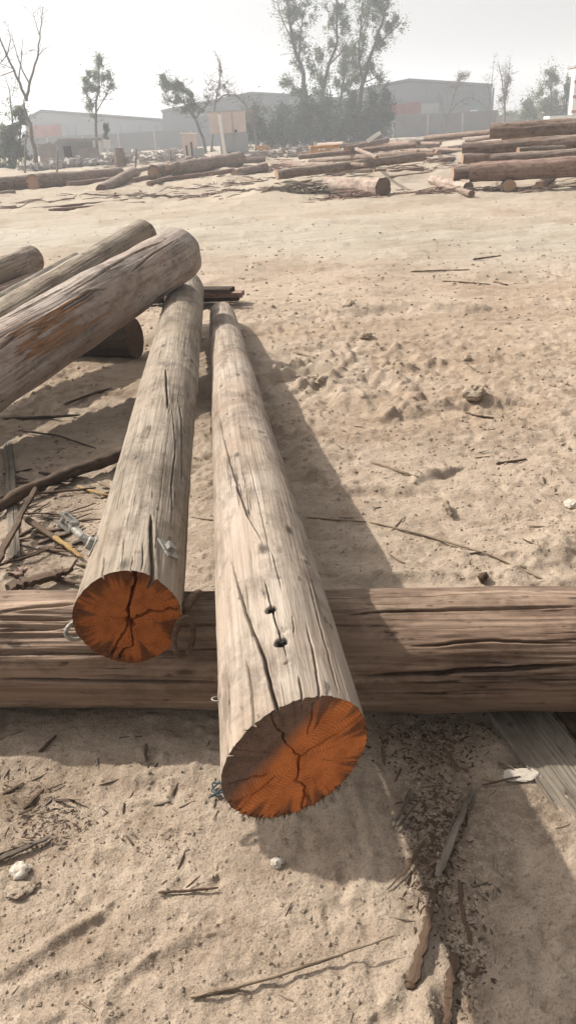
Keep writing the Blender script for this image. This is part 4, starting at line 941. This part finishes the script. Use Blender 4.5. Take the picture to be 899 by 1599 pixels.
def tree(name,label,cat,Y,base,limbs,clumps,n=6000,leaf='leaf',size=.16,tw=1.0,trunk='trunk',twigs=0,group=None,seed=1,thick=.6,tlen=1.6,droop=0.0):
    """limbs: picture polylines with start radius (m); clumps: (px,py,rx,ry) in px, all round depth Y"""
    rs=np.random.default_rng(seed); rr=random.Random(seed)
    O=aty(*base,Y); O.z=0.0; sc_=lambda P: dep(P)/FPX
    root=empty(name,O,label,cat,group); b=MB(); ends=[]
    for pts,r in limbs:
        P=[aty(x,y,Y)-O for x,y in pts]; off=rr.uniform(-1,1)*1.2
        for i,p in enumerate(P): p.y+=off*i/len(P)*(1 if i else 0)
        P=interp_pts(P,max(6,len(P)*3)); P=[p+Vector((rr.uniform(-1,1),rr.uniform(-1,1),0))*r*.35 for p in P]
        m=len(P); b.tube(P,[max(r*(1-.8*i/(m-1)),.012) for i in range(m)],7); ends+=[(p,i/m) for i,p in enumerate(P) if i>m*.3]
    for k in range(twigs):
        p,q=rr.choice(ends); d=Vector((rr.uniform(-1,1),rr.uniform(-1,1),rr.uniform(-.1,1.0)-droop)).normalized(); l=tlen*rr.uniform(.35,1)*(1.2-q)
        p1=p+d*l*.5+Vector((0,0,.08)); d2=(d+Vector((rr.uniform(-.5,.5),rr.uniform(-.5,.5),rr.uniform(-.2,.4)-droop))).normalized(); p2=p1+d2*l*.5
        b.tube([p,p1,p2],[.03*tw,.018*tw,.008*tw],4)
        for _ in range(4):
            d3=(d2+Vector((rr.uniform(-.9,.9),rr.uniform(-.9,.9),rr.uniform(-.5,.7)-droop))).normalized(); b.tube([p1.lerp(p2,rr.random()),p2+d3*l*.4],[.014*tw,.008*tw],3)
    b.build('trunk',W[trunk],root)
    if clumps:
        C=[]
        for (x,y,rx,ry) in clumps:
            c=aty(x,y,Y)-O; s=sc_(aty(x,y,Y)); R=(rx*s,max(rx*s*thick,.4),ry*s)
            for q in range(9):   # break every clump up into sub-clumps
                dv=rs.normal(size=3); dv/=np.linalg.norm(dv); f=rs.random()**.4*.75
                g=rs.uniform(.35,.75); C.append((c.x+dv[0]*R[0]*f,c.y+dv[1]*R[1]*f,c.z+dv[2]*R[2]*f,R[0]*g,R[1]*g,R[2]*g))
        V,F=leafquads(C,int(n*2.0),rs,size*.62); mesh_obj('crown',V,F,W[leaf],root,smooth=False)
    return root
TG='tall grey-green trees behind the centre stack'
tree('tall_tree','tall grey-green tree leaning left, leftmost of the central group','tree',100,(484,232),[([(484,232),(480,170),(474,120),(457,65),(450,20),(447,-30)],.34),([(474,122),(466,95),(470,40),(480,0)],.16),([(480,170),(462,140),(450,125)],.12),([(457,65),(440,30),(432,5)],.08)],
  [(450,10,20,22),(468,22,20,24),(452,50,16,20),(470,62,14,18),(486,10,12,20),(462,98,14,18),(446,128,16,12),(468,140,18,14),(484,110,8,18),(478,85,7,14),(455,-25,30,25)],12500,twigs=90,seed=1,group=TG,tlen=2.2)
tree('tall_tree','slender tall tree with upright crown, second of the central group','tree',104,(511,230),[([(511,230),(508,180),(503,140),(515,100),(528,60),(526,10),(528,-30)],.32),([(503,140),(494,110),(488,90)],.14),([(515,100),(530,85),(540,70)],.12),([(528,60),(515,30),(508,10)],.1)],
  [(524,8,18,25),(536,38,14,22),(512,30,12,18),(522,68,14,18),(498,92,12,18),(505,120,14,16),(520,-25,24,22),(542,80,10,14),(500,145,14,12)],11500,twigs=80,seed=2,group=TG,tlen=2.2)
tree('tall_tree','shorter tree squeezed in the middle of the central group','tree',108,(530,228),[([(530,228),(530,165),(538,115),(548,80)],.26),([(532,150),(545,120),(556,105)],.1)],
  [(546,80,12,16),(538,108,14,16),(552,105,10,14),(540,135,12,12),(528,128,9,10)],6500,twigs=50,seed=3,group=TG,tlen=2)
tree('tall_tree','tall tree leaning right with a wide loose crown, rightmost of the central group','tree',98,(560,230),[([(560,230),(560,180),(566,125),(582,75),(598,30),(606,0)],.34),([(566,125),(560,95),(562,50),(566,0)],.18),([(582,75),(605,55),(625,35)],.12),([(566,130),(585,122),(592,118)],.08),([(562,50),(575,20),(580,-20)],.1)],
  [(565,12,20,24),(590,20,18,22),(606,45,14,16),(622,35,11,13),(570,52,18,18),(592,66,14,14),(558,82,13,16),(575,100,16,16),(592,122,9,12),(556,120,13,14),(600,5,14,14),(580,-25,36,24)],15500,twigs=110,seed=4,group=TG,tlen=2.2)
SG='dark shrubs under the tall trees'
for i,(x,y,rx,ry,Y,lab) in enumerate([(402,200,26,34,92,'dark shrub mass right beside the stacked panels'),(440,195,30,40,95,'dark rounded shrub left under the tall trees'),(478,190,30,42,93,'dense dark shrub under the leftmost tall tree'),(516,188,28,44,96,'dense dark shrub in the middle under the tall trees'),(552,185,26,46,93,'dark shrub right of the middle under the tall trees'),(584,182,22,44,97,'dark shrub at the right foot of the tall trees'),(604,165,10,26,99,'narrow dark shrub rightmost under the tall trees')]):
    b0=(x,y+ry*.9)
    tree('shrub',lab,'shrub',Y,b0,[([b0,(x-4,y),(x-8,y-ry*.6)],.16),([b0,(x+6,y),(x+10,y-ry*.5)],.14)],
      [(x,y,rx,ry),(x-rx*.5,y+ry*.4,rx*.7,ry*.6),(x+rx*.5,y+ry*.45,rx*.7,ry*.6),(x,y-ry*.5,rx*.6,ry*.5)],9000,'leafD',.20,group=SG,seed=20+i,twigs=18,tlen=2.5,thick=.8)
tree('bare_tree','large leafless tree at the left edge with a forked dark trunk','tree',62,(58,274),[([(62,276),(56,235),(50,190),(42,158)],.22),([(42,158),(30,125),(12,85),(0,50),(-10,20)],.11),([(42,158),(46,130),(58,90),(62,55),(66,10)],.11),([(30,125),(34,95),(38,60)],.06),([(46,130),(36,108),(28,80),(22,50)],.06),([(58,90),(72,74)],.035),([(62,55),(54,32),(48,8)],.035),([(12,85),(2,100),(-10,95)],.04),([(12,85),(16,60),(10,40)],.04),([(25,110),(0,120),(-15,118)],.04)],
  [],0,trunk='twig',twigs=60,seed=31,tw=.55,tlen=1.5)
tree('bare_tree','thin bare tree behind the left shrub, left of the large leafless trunk','tree',66,(24,268),[([(24,268),(22,200),(20,150),(14,120)],.09),([(20,150),(28,130)],.03),([(22,180),(8,150)],.03)],[],0,trunk='twig',twigs=25,seed=32,tw=.5,tlen=1.2)
tree('shrub','tall grey-green shrub at the left picture edge','shrub',64,(22,270),[([(22,270),(18,220),(20,180)],.12),([(22,262),(34,220),(38,180)],.1)],[(14,215,20,32),(34,200,18,34),(20,245,26,22),(24,225,24,30),(10,250,18,18),(42,235,12,26),(0,235,16,30),(30,175,9,14)],20000,'leaf',.13,seed=33,twigs=30,tlen=1.6)
tree('small_tree','slim upright tree with airy crown standing before the left warehouse','tree',80,(152,262),[([(153,262),(151,210),(150,170),(155,130),(156,95)],.16),([(150,190),(140,165),(136,140)],.06),([(151,175),(166,150),(174,125)],.06),([(155,140),(147,118)],.04)],
  [(156,98,9,12),(146,118,12,12),(166,120,12,12),(138,142,10,14),(172,135,9,9),(150,140,9,10),(141,165,9,14),(152,160,8,10),(148,185,10,9),(136,125,7,7)],5200,'leaf',.13,seed=34,twigs=55,tlen=1.5)
tree('small_tree','wind-bent tree with bushy grey crown left of the stacked panels','tree',84,(318,252),[([(322,252),(318,220),(305,185),(288,160),(270,140)],.18),([(305,185),(322,165),(330,160)],.07),([(288,160),(268,160),(256,155)],.06),([(288,160),(285,135),(276,122)],.05),([(312,200),(300,170),(296,150)],.05)],
  [(262,135,12,14),(278,135,12,13),(292,150,13,12),(270,155,15,11),(300,166,14,10),(256,125,8,9),(286,168,14,9),(318,172,10,8)],8000,'leaf',.14,seed=35,twigs=80,tlen=1.5)
tree('bare_tree','sparse tree with one high twisted stem right behind the stacked panels','tree',88,(330,250),[([(328,250),(333,200),(335,165),(342,135),(345,105),(338,85)],.14),([(336,160),(350,148),(368,148),(380,160),(388,172)],.09),([(342,140),(355,128),(362,135)],.04),([(342,130),(330,125),(326,135)],.04),([(338,150),(325,150)],.03)],
  [(334,142,12,12),(348,132,10,10),(324,150,8,8),(360,146,8,6),(344,108,4,12)],1500,'leafB',.11,seed=36,twigs=110,tw=.5,tlen=1.5,trunk='twig')
tree('bare_tree','drooping bare tree arching over the right of the stacked panels','tree',90,(402,240),[([(402,240),(398,200),(384,165),(370,150),(352,150)],.12),([(398,200),(404,170),(408,150)],.06),([(390,178),(400,160)],.05)],[(395,180,12,12),(410,170,10,12)],1500,'leafB',.12,seed=37,twigs=60,tw=.5,tlen=1.6,trunk='twig')
tree('bare_tree','bare arching tree in front of the right warehouse','tree',112,(694,206),[([(694,206),(700,175),(708,150),(716,128),(722,112)],.13),([(700,178),(714,160),(730,152),(748,160),(758,176)],.07),([(708,150),(700,135)],.04),([(712,140),(728,122)],.04),([(700,175),(722,165),(738,162)],.04),([(698,190),(688,165),(684,150)],.04)],
  [(716,122,11,10),(708,136,8,7),(726,118,8,7)],900,'leafB',.12,seed=38,twigs=100,tw=.5,tlen=1.7,trunk='twig')
tree('bare_tree','pair-stemmed leafless tree right of the right warehouse corner','tree',118,(788,200),[([(788,200),(787,160),(782,125),(776,98)],.14),([(787,160),(793,125),(797,92)],.12),([(782,125),(790,105)],.05),([(787,170),(776,150)],.05)],[(786,158,12,26),(790,128,9,18)],2400,'leafB',.12,seed=39,twigs=100,tw=.5,tlen=1.8,trunk='twig')
tree('bare_tree','thin leafless tree touching the right warehouse corner','tree',116,(762,200),[([(762,200),(763,160),(766,125),(769,90)],.08),([(764,150),(758,120)],.04)],[],0,'leafB',.12,seed=43,twigs=60,tw=.4,tlen=1.6,trunk='twig')
tree('round_tree','rounded grey-green tree, tallest of the far right group','tree',122,(862,196),[([(862,196),(860,160),(858,130)],.22)],[(860,125,17,20),(850,150,18,18),(870,155,16,20),(858,175,24,16)],11000,'leaf',.18,seed=40,twigs=20)
tree('round_tree','low wide grey-green tree left in the far right group','tree',126,(832,196),[([(832,196),(830,165)],.18)],[(832,165,15,17),(820,160,9,12),(842,178,16,12),(822,182,16,10)],6500,'leaf',.18,seed=41,twigs=14)
tree('cypress_tree','narrow dark columnar tree at the far right, beside the white tower','tree',120,(884,196),[([(884,196),(884,130)],.16)],[(884,135,6,14),(884,155,8,18),(884,178,9,16)],5500,'leafD',.17,seed=42)
tree('shrub','low hazy shrub line over the wall, right of the bare pair-stemmed tree','shrub',150,(812,190),[([(812,190),(812,175)],.1)],[(812,176,22,8),(798,178,14,6),(835,178,14,6)],2500,'leaf',.2,seed=44)
# ------------------------------------------------------------------ walls and buildings
def facade(root,name,Y,poly,mat,back=30,Y2=None):
    """picture polygon (clockwise from top left) stood up at distance Y, extruded back"""
    n=len(poly); O=root.location
    Fp=[aty(x,y,Y if Y2 is None else Y+(Y2-Y)*(x-poly[0][0])/(poly[-2][0]-poly[0][0]+1e-6)) for x,y in poly]
    for i in (-1,-2): Fp[i].z=-.2
    V=[p-O for p in Fp]+[p-O+Vector((0,back,0)) for p in Fp]
    F=[tuple(range(n))[::-1],tuple(range(n,2*n))]+[(i,(i+1)%n,(i+1)%n+n,i+n) for i in range(n)]
    return MB().add(V,F).build(name,mat,root)
def panel(root,name,x0,y0,x1,y1,Y,mat,th=.08,parent=None):
    A=aty(x0,y1,Y); B=aty(x1,y1,Y); C=aty(x0,y0,Y); h=C.z-A.z; O=root.location
    b=MB(); c=(A+B)/2; b.box((c.x-O.x,Y-O.y,A.z+h/2),(abs(B.x-A.x),th,h)); return b.build(name,mat,parent or root)
def eave(root,Y,pts,th,mat,name='roof',back=30,over=.4):
    b=MB(); O=root.location
    for (x1,y1),(x2,y2) in zip(pts[:-1],pts[1:]):
        A=aty(x1,y1,Y)-O; B=aty(x2,y2,Y)-O
        V=[A+Vector((0,-over,.02)),B+Vector((0,-over,.02)),B+Vector((0,-over,th)),A+Vector((0,-over,th))]; V+=[v+Vector((0,back+over*2,0)) for v in V]
        b.add(V,[(0,1,2,3),(7,6,5,4),(0,4,5,1),(3,2,6,7),(0,3,7,4),(1,5,6,2)])
    return b.build(name,mat,root)
def bld(name,label,px,py,Y):
    O=aty(px,py,Y); O.z=0; return empty(name,O,label,'warehouse')
r=bld('warehouse','low pale warehouse with a long sloping roof at the far left',150,215,150)
facade(r,'wall',150,[(40,190),(66,175),(262,190),(262,225),(40,232)],W['whA'],25); eave(r,150,[(36,190),(66,174.5),(264,189.5)],.35,W['roof'])
panel(r,'red_sheet_panel',47,197,99,225,149.6,W['red']); panel(r,'dark_door',99,198,106,215,149.5,W['greyp']); 
facade(r,'lower_wall',148.6,[(178,217),(178,216.8),(264,213),(264,232),(178,238)],W['wallC'],.5)
for x in (60,85,120,150,190,220,245): panel(r,'cladding_post',x,196,x+.8,214,149.7,W['roof'])
r=bld('warehouse','wide dark grey warehouse behind the tall trees, centre',400,210,145)
facade(r,'wall',145,[(254,176),(392,148),(470,152),(560,160),(560,225),(254,240)],W['whB'],40); eave(r,145,[(252,176),(392,147.5),(470,151.5),(562,159.5)],.4,W['roof'],back=40)

for x in range(262,380,9): panel(r,'cladding_rib',x,180-(x-262)*.19,x+.7,222,144.9,W['roof'])
panel(r,'wall_strip',256,208,300,210,144.8,W['roof']); panel(r,'window_strip',300,178,330,182,144.8,W['greyp'])
r=bld('warehouse','tall light grey warehouse with a low gable, right of the trees',680,200,140)
facade(r,'wall',140,[(545,146),(638,127.5),(767,136),(767,205),(545,215)],W['whC'],45); eave(r,140,[(543,146),(638,127),(768,135.5)],.4,W['roof'],back=45)
panel(r,'rusty_sheet_panel',606,163,631,191,139.6,W['red']); panel(r,'rusty_sheet_panel',632.5,161,655,190,139.5,W['red']); panel(r,'grey_door',657,162,684,186,139.6,W['greyp'])

for x in range(664,764,8): panel(r,'cladding_rib',x,134,x+.6,190,139.8,W['roof'])
for x in range(608,655,5): panel(r,'sheet_rib',x,163.5,x+.5,190,139.45,W['rust'])
panel(r,'green_panel',738,161,756,172,139.7,plain('green_sheet',(.16,.24,.22),.7,0,.5,.2)); panel(r,'low_window',733,172,745,175,139.5,W['white'])
panel(r,'corner_trim',765,137,768,190,139.7,W['roof'])
# boundary walls
def wall(label,a,b_,Y,h,mat):
    A=aty(*a,Y[0]); B=aty(*b_,Y[1]); A.z=B.z=0; O=(A+B)/2; r=empty('boundary_wall',O,label,'wall','concrete block walls round the yard')
    d=(B-A); L=d.length; ang=math.atan2(d.y,d.x); b=MB(); M=Matrix.Rotation(ang,3,'Z'); b.box((0,0,h/2-.1),(L,.2,h+.2),M); b.build('wall_panel',mat,r)
    b=MB(); b.box((0,0,h+.05),(L,.28,.1),M); b.build('coping',W['roof'],r)
    n=int(L/5)
    for i in range(n+1):
        p=M@Vector((-L/2+L*i/max(n,1),-.14,h/2)); b=MB(); b.box(p,(.3,.12,h),M); b.build('pier',W['concrete'],r)
wall('grey block wall running behind the rubble and the bare posts at the left',(-30,240),(300,230),(136,132),2.5,W['wallC'])
wall('grey block wall in front of the right warehouse, behind the log stacks',(560,215),(775,200),(130,128),2.9,W['wallC'])
wall('paler block wall farther right, behind the topmost logs',(776,200),(1010,185),(132,140),2.2,W['concrete'])
# pole on the far right wall
A=aty(822,188,131); A.z=0; b=MB(); b.tube([(0,0,0),(0,0,4.0)],.09,6); b.box((0,0,4),(.25,.25,.12)); o=b.build('lamp_post',W['white']); o.location=A; tag(o,'thin white post standing at the paler far right wall','post')
# white tower
O=aty(900,190,118); O.z=0; r=empty('tower_building',O,'narrow white building with reddish bands cut by the right edge','building')
b=MB(); b.box((0,1.5,3.7),(1.8,3,7.4)); b.build('wall',W['white'],r)
for z in (2.2,4.0,5.8): b=MB(); b.box((0,-.02,z),(1.9,.12,.35)); b.build('band',W['red'],r); b=MB(); b.box((.2,-.03,z+.8),(.5,.1,.7)); b.build('window',W['greyp'],r)
b=MB(); b.box((0,1.5,7.6),(2.1,3.3,.25)); b.build('roof',W['concrete'],r)
P=aty(872,190,118); P.z=0; b=MB(); b.box((0,0,.9),(3.6,2.5,1.8)); 
o=b.build('low_block',W['white']); o.location=P; tag(o,'low whitish block at the foot of the white tower','building')
# stacked site panels (two boxes)
def sbox(label,x0,y0,x1,y1,Y,mat,seam,z0=None,depth=2.0,lean=0):
    A=aty(x0,y1,Y); B=aty(x1,y1,Y); C=aty(x0,y0,Y); w=B.x-A.x; z0=A.z if z0 is None else z0; h=C.z-z0; O=Vector(((A.x+B.x)/2,Y,z0))
    r=empty('storage_box',O,label,'box','two large boxes stacked on each other'); r.rotation_euler=(0,lean,0)
    b=MB(); b.box((0,depth/2,h/2),(w,depth,h)); b.build('box_body',mat,r)
    for s in seam: b=MB(); b.box((w*(s-.5),-.03,h/2),(.07,.06,h*.98)); b.build('seam_strip',W['greyp'],r)
    for s in (.32,.72): b=MB(); b.box((w*(s-.5),-.05,.12),(.22,.1,.2)); b.build('bracket',W['black'],r)
    b=MB(); b.box((0,depth/2,h+.03),(w+.1,depth+.1,.06)); b.build('lid',W['concrete'],r); return O,w,h
O1,w1,h1=sbox('lower grey box of the two stacked at the back of the yard',345,210,388,240,74,W['greyp'],(.5,),z0=0,lean=.0)
sbox('upper beige box standing on the grey one',328,175.5,384,209,74,W['beige'],(.3,.64),z0=h1+.08)
A=aty(351,241,73.6); B=aty(342,178,73.6); A.z=max(A.z,0); b=MB(); d=(B-A); M=Matrix.Rotation(math.atan2(d.x,d.z),3,'Y'); b.box(d/2,(.28,.08,d.length),M); o=b.build('plank',W['white']); o.location=A; tag(o,'tall white board leaning against the stacked beige and grey boxes','board')
# white frame
A=aty(298,246,70); A.z=0; k=dep(A)/FPX; r=empty('white_cabinet',A,'pale upright cabinet with a slanting top and dark slits, left of the stacked boxes','cabinet')
w=23*k;h=36*k; b=MB(); b.add([(-w/2,0,0),(w/2,0,0),(w/2*.92,0,h*.9),(-w/2,0,h),(-w/2,.7,0),(w/2,.7,0),(w/2*.92,.7,h*.9),(-w/2,.7,h)],[(0,1,2,3),(7,6,5,4),(0,4,5,1),(1,5,6,2),(2,6,7,3),(3,7,4,0)]); b.build('cabinet_body',W['beige'],r)
for x,hh in((-.22,.5),(.12,.62)): b=MB(); b.box((w*x,-.03,h*hh*.55),(w*.12,.05,h*hh*.9)); b.build('dark_slit',W['black'],r)
b=MB(); b.box((0,-.02,h*.96),(w*1.1,.3,.1),Matrix.Rotation(.05,3,'Y')); b.build('top_rail',W['white'],r)
P=aty(313,247,70); P.z=0; b=MB(); b.box((0,0,.35),(.7,.5,.7),jit=.05); o=b.build('bucket_box',W['greyp']); o.location=P; tag(o,'small grey box between the pale cabinet and the stacked boxes','box')
# orange crate
P=atz(410,244); P.z=0; k=dep(P)/FPX; r=empty('wooden_crate',P,'orange-brown wooden crate standing right of the stacked boxes','crate'); w=22*k;h=15*k
b=MB(); b.box((0,.4,h/2),(w*.94,.8,h*.94)); b.build('crate_body',W['orange'],r)
for i in range(3): b=MB(); b.box((0,-.03,h*(.16+.34*i)),(w,.05,h*.2)); b.build('slat',W['orange'],r)
for s in(-.46,.46): b=MB(); b.box((w*s,-.07,h/2),(w*.07,.05,h)); b.build('batten',W['far_a'],r)
P=atz(531+ -235+0,262)
P=atz(302,222)
# little orange crate behind centre stack
P=atz(505,243); P.z=0; b=MB(); 
for i in range(3): b.box((0,0,.12+.22*i),(1.5,.8,.16),jit=.02)
o=b.build('orange_beams',W['orange']); o.location=aty(506,232,44); o.location.z=.2; tag(o,'small stack of orange beams left of the small reddish stump','beams')
# ruined shed with rubble at left
O=aty(120,262,66); O.z=0; r=empty('ruined_shed',O,'half collapsed grey shed with a flat slab roof in front of the left warehouse','shed')
def rp(name,x0,y0,x1,y1,dy,mat,th=.15,rot=0):
    A=aty(x0,y1,66+dy); B=aty(x1,y1,66+dy); C=aty(x0,y0,66+dy); h=max(C.z,0.1)-max(A.z,-.1); b=MB(); b.box(((A.x+B.x)/2-O.x,dy,max(A.z,-.1)+h/2),(B.x-A.x,th,h),Matrix.Rotation(rot,3,'Y')); return b.build(name,mat,r)
rp('side_wall',66,225,92,264,1,W['concrete']); rp('back_wall',92,220,150,262,2.2,W['greyp']); rp('roof_slab',96,217,160,221,.5,W['concrete'],2.4,.03); rp('block_wall',126,232,158,260,.2,W['concrete'],.5)
rp('post',159,214,162,262,.0,W['white'],.2); rp('post',170,222,174,262,.3,W['white'],.2); rp('doorway',104,228,116,260,1.4,W['black'],.1); rp('sheet',162,218,174,232,.2,W['white'],.06,.1); rp('fallen_beam',84,221,90,256,-.3,W['concrete'],.2,-.35)
def rubble(label,px,py,Y,w,h,n,mat,seed):
    rs=random.Random(seed); b=MB(); O=aty(px,py,Y); O.z=0
    for k in range(n):
        x=rs.gauss(0,w*.45); z=abs(rs.gauss(0,h*.4))*max(.1,1-abs(x)/w); s=rs.uniform(.12,.42)
        b.box((x,rs.uniform(-.8,.8),z+s*.3),(s*rs.uniform(.8,2.2),s,s*rs.uniform(.4,.9)),Matrix.Rotation(rs.uniform(-.6,.6),3,'Y')@Matrix.Rotation(rs.uniform(0,3),3,'Z'),.03)
    o=b.build('rubble',W[mat]); o.location=O; tag(o,label,'rubble','heaps of rubble round the ruined shed',kind='stuff')
rubble('low heap of pale rubble before the ruined shed',120,266,60,3.2,.6,90,'concrete',1); rubble('heap of grey blocks left before the ruined shed',75,268,60,2.2,.6,70,'concrete',2)
rubble('pale blocks right of the ruined shed',188,262,62,2.4,1.0,70,'concrete',3); rubble('scattered blocks along the foot of the left wall',240,250,90,9,.6,90,'concrete',4); rubble('scattered blocks left of the pale cabinet',265,258,64,2.5,.5,50,'concrete',5)
rubble('pale rubble right of the orange-brown crate',445,246,60,4.0,.7,110,'concrete',6)
tree('shrub','small dark shrub sticking up over the ruined shed','shrub',70,(168,262),[([(168,262),(167,225),(166,205)],.06)],[(167,212,5,10),(166,200,4,6)],900,'leafD',.12,seed=50)
stumpR=aty(190,268,58); stumpR.z=0; b=MB(); b.tube([(0,0,-.1),(0,0,.5),(.03,0,1.1)],[.42,.36,.33],12,.1); o=b.build('tree_stump',W['far_b']); o.location=stumpR; tag(o,'brown stump standing right of the ruined shed','stump')
for (x,y0,y1,l) in((212,262,232,'leaning fence post in the open, left one of the two near the far left logs'),(266,256,234,'fence post standing right of the leaning one, left of the pale cabinet'),(40,274,210,'pale thin post in front of the left shrub'),(90,272,236,'thin post at the left corner of the ruined shed')):
    A=aty(x,y0,55); A.z=0; B=aty(x+1,y1,55); b=MB(); d=B-A; b.tube([Vector((0,0,-.1)),d*.5,d],[.07,.065,.055],7,.05); o=b.build('fence_post',W['plank']); o.location=A; tag(o,l,'fence post','fence posts at the back of the left yard')
# ------------------------------------------------------------------ haze, light, camera
m=bpy.data.materials.new('haze'); m.use_nodes=True; nt=m.node_tree; nt.nodes.remove(nt.nodes['Principled BSDF'])
pv=N(nt,'ShaderNodeVolumePrincipled'); pv.inputs['Color'].default_value=(.88,.93,1,1); pv.inputs['Density'].default_value=.0021; pv.inputs['Anisotropy'].default_value=.25
nt.links.new(pv.outputs[0],nt.nodes['Material Output'].inputs['Volume'])
b=MB(); b.box((0,320,16.5),(1340,680,36)); o=b.build('haze',m); tag(o,'pale dusty haze hanging over the whole yard','haze',kind='stuff')
SX,SY=-.92,.60; el=math.atan2(1,math.hypot(SX,SY)); az=math.atan2(SX,SY)
w=bpy.data.worlds.new('World'); sc.world=w; w.use_nodes=True; nt=w.node_tree; bg=nt.nodes['Background']
sky=N(nt,'ShaderNodeTexSky',sky_type='NISHITA',sun_disc=False); sky.sun_elevation=el; sky.sun_rotation=az; sky.air_density=1.0; sky.dust_density=6.0; sky.ozone_density=1.0; sky.altitude=0
hs=N(nt,'ShaderNodeHueSaturation'); hs.inputs['Saturation'].default_value=.18; nt.links.new(sky.outputs[0],hs.inputs['Color']); hs.inputs['Saturation'].default_value=.12; nt.links.new(mix(nt,1.0,hs.outputs[0],(1.03,1.0,.975),'MULTIPLY'),bg.inputs['Color']); bg.inputs['Strength'].default_value=.145
sl=bpy.data.lights.new('sun','SUN'); sl.energy=4.8; sl.angle=R_(.7); sl.color=(1,.94,.85); so=bpy.data.objects.new('sun',sl); COL.objects.link(so)
so.rotation_euler=Vector((SX,SY,1)).to_track_quat('Z','Y').to_euler()
cam=bpy.data.cameras.new('camera'); co=bpy.data.objects.new('camera',cam); COL.objects.link(co); sc.camera=co
cam.sensor_fit='VERTICAL'; cam.sensor_height=36; cam.lens=36*FPX/1599; cam.clip_start=.05; cam.clip_end=3000
co.matrix_world=Matrix(((Rv.x,Uv.x,-Fv.x,0),(Rv.y,Uv.y,-Fv.y,0),(Rv.z,Uv.z,-Fv.z,HC),(0,0,0,1)))
vs=sc.view_settings; vs.view_transform='Standard'; vs.look='None'; vs.gamma=1; vs.exposure=0.38; vs.use_curve_mapping=False
sc.render.resolution_x=575; sc.render.resolution_y=1024; sc.cycles.volume_bounces=1; sc.cycles.max_bounces=6
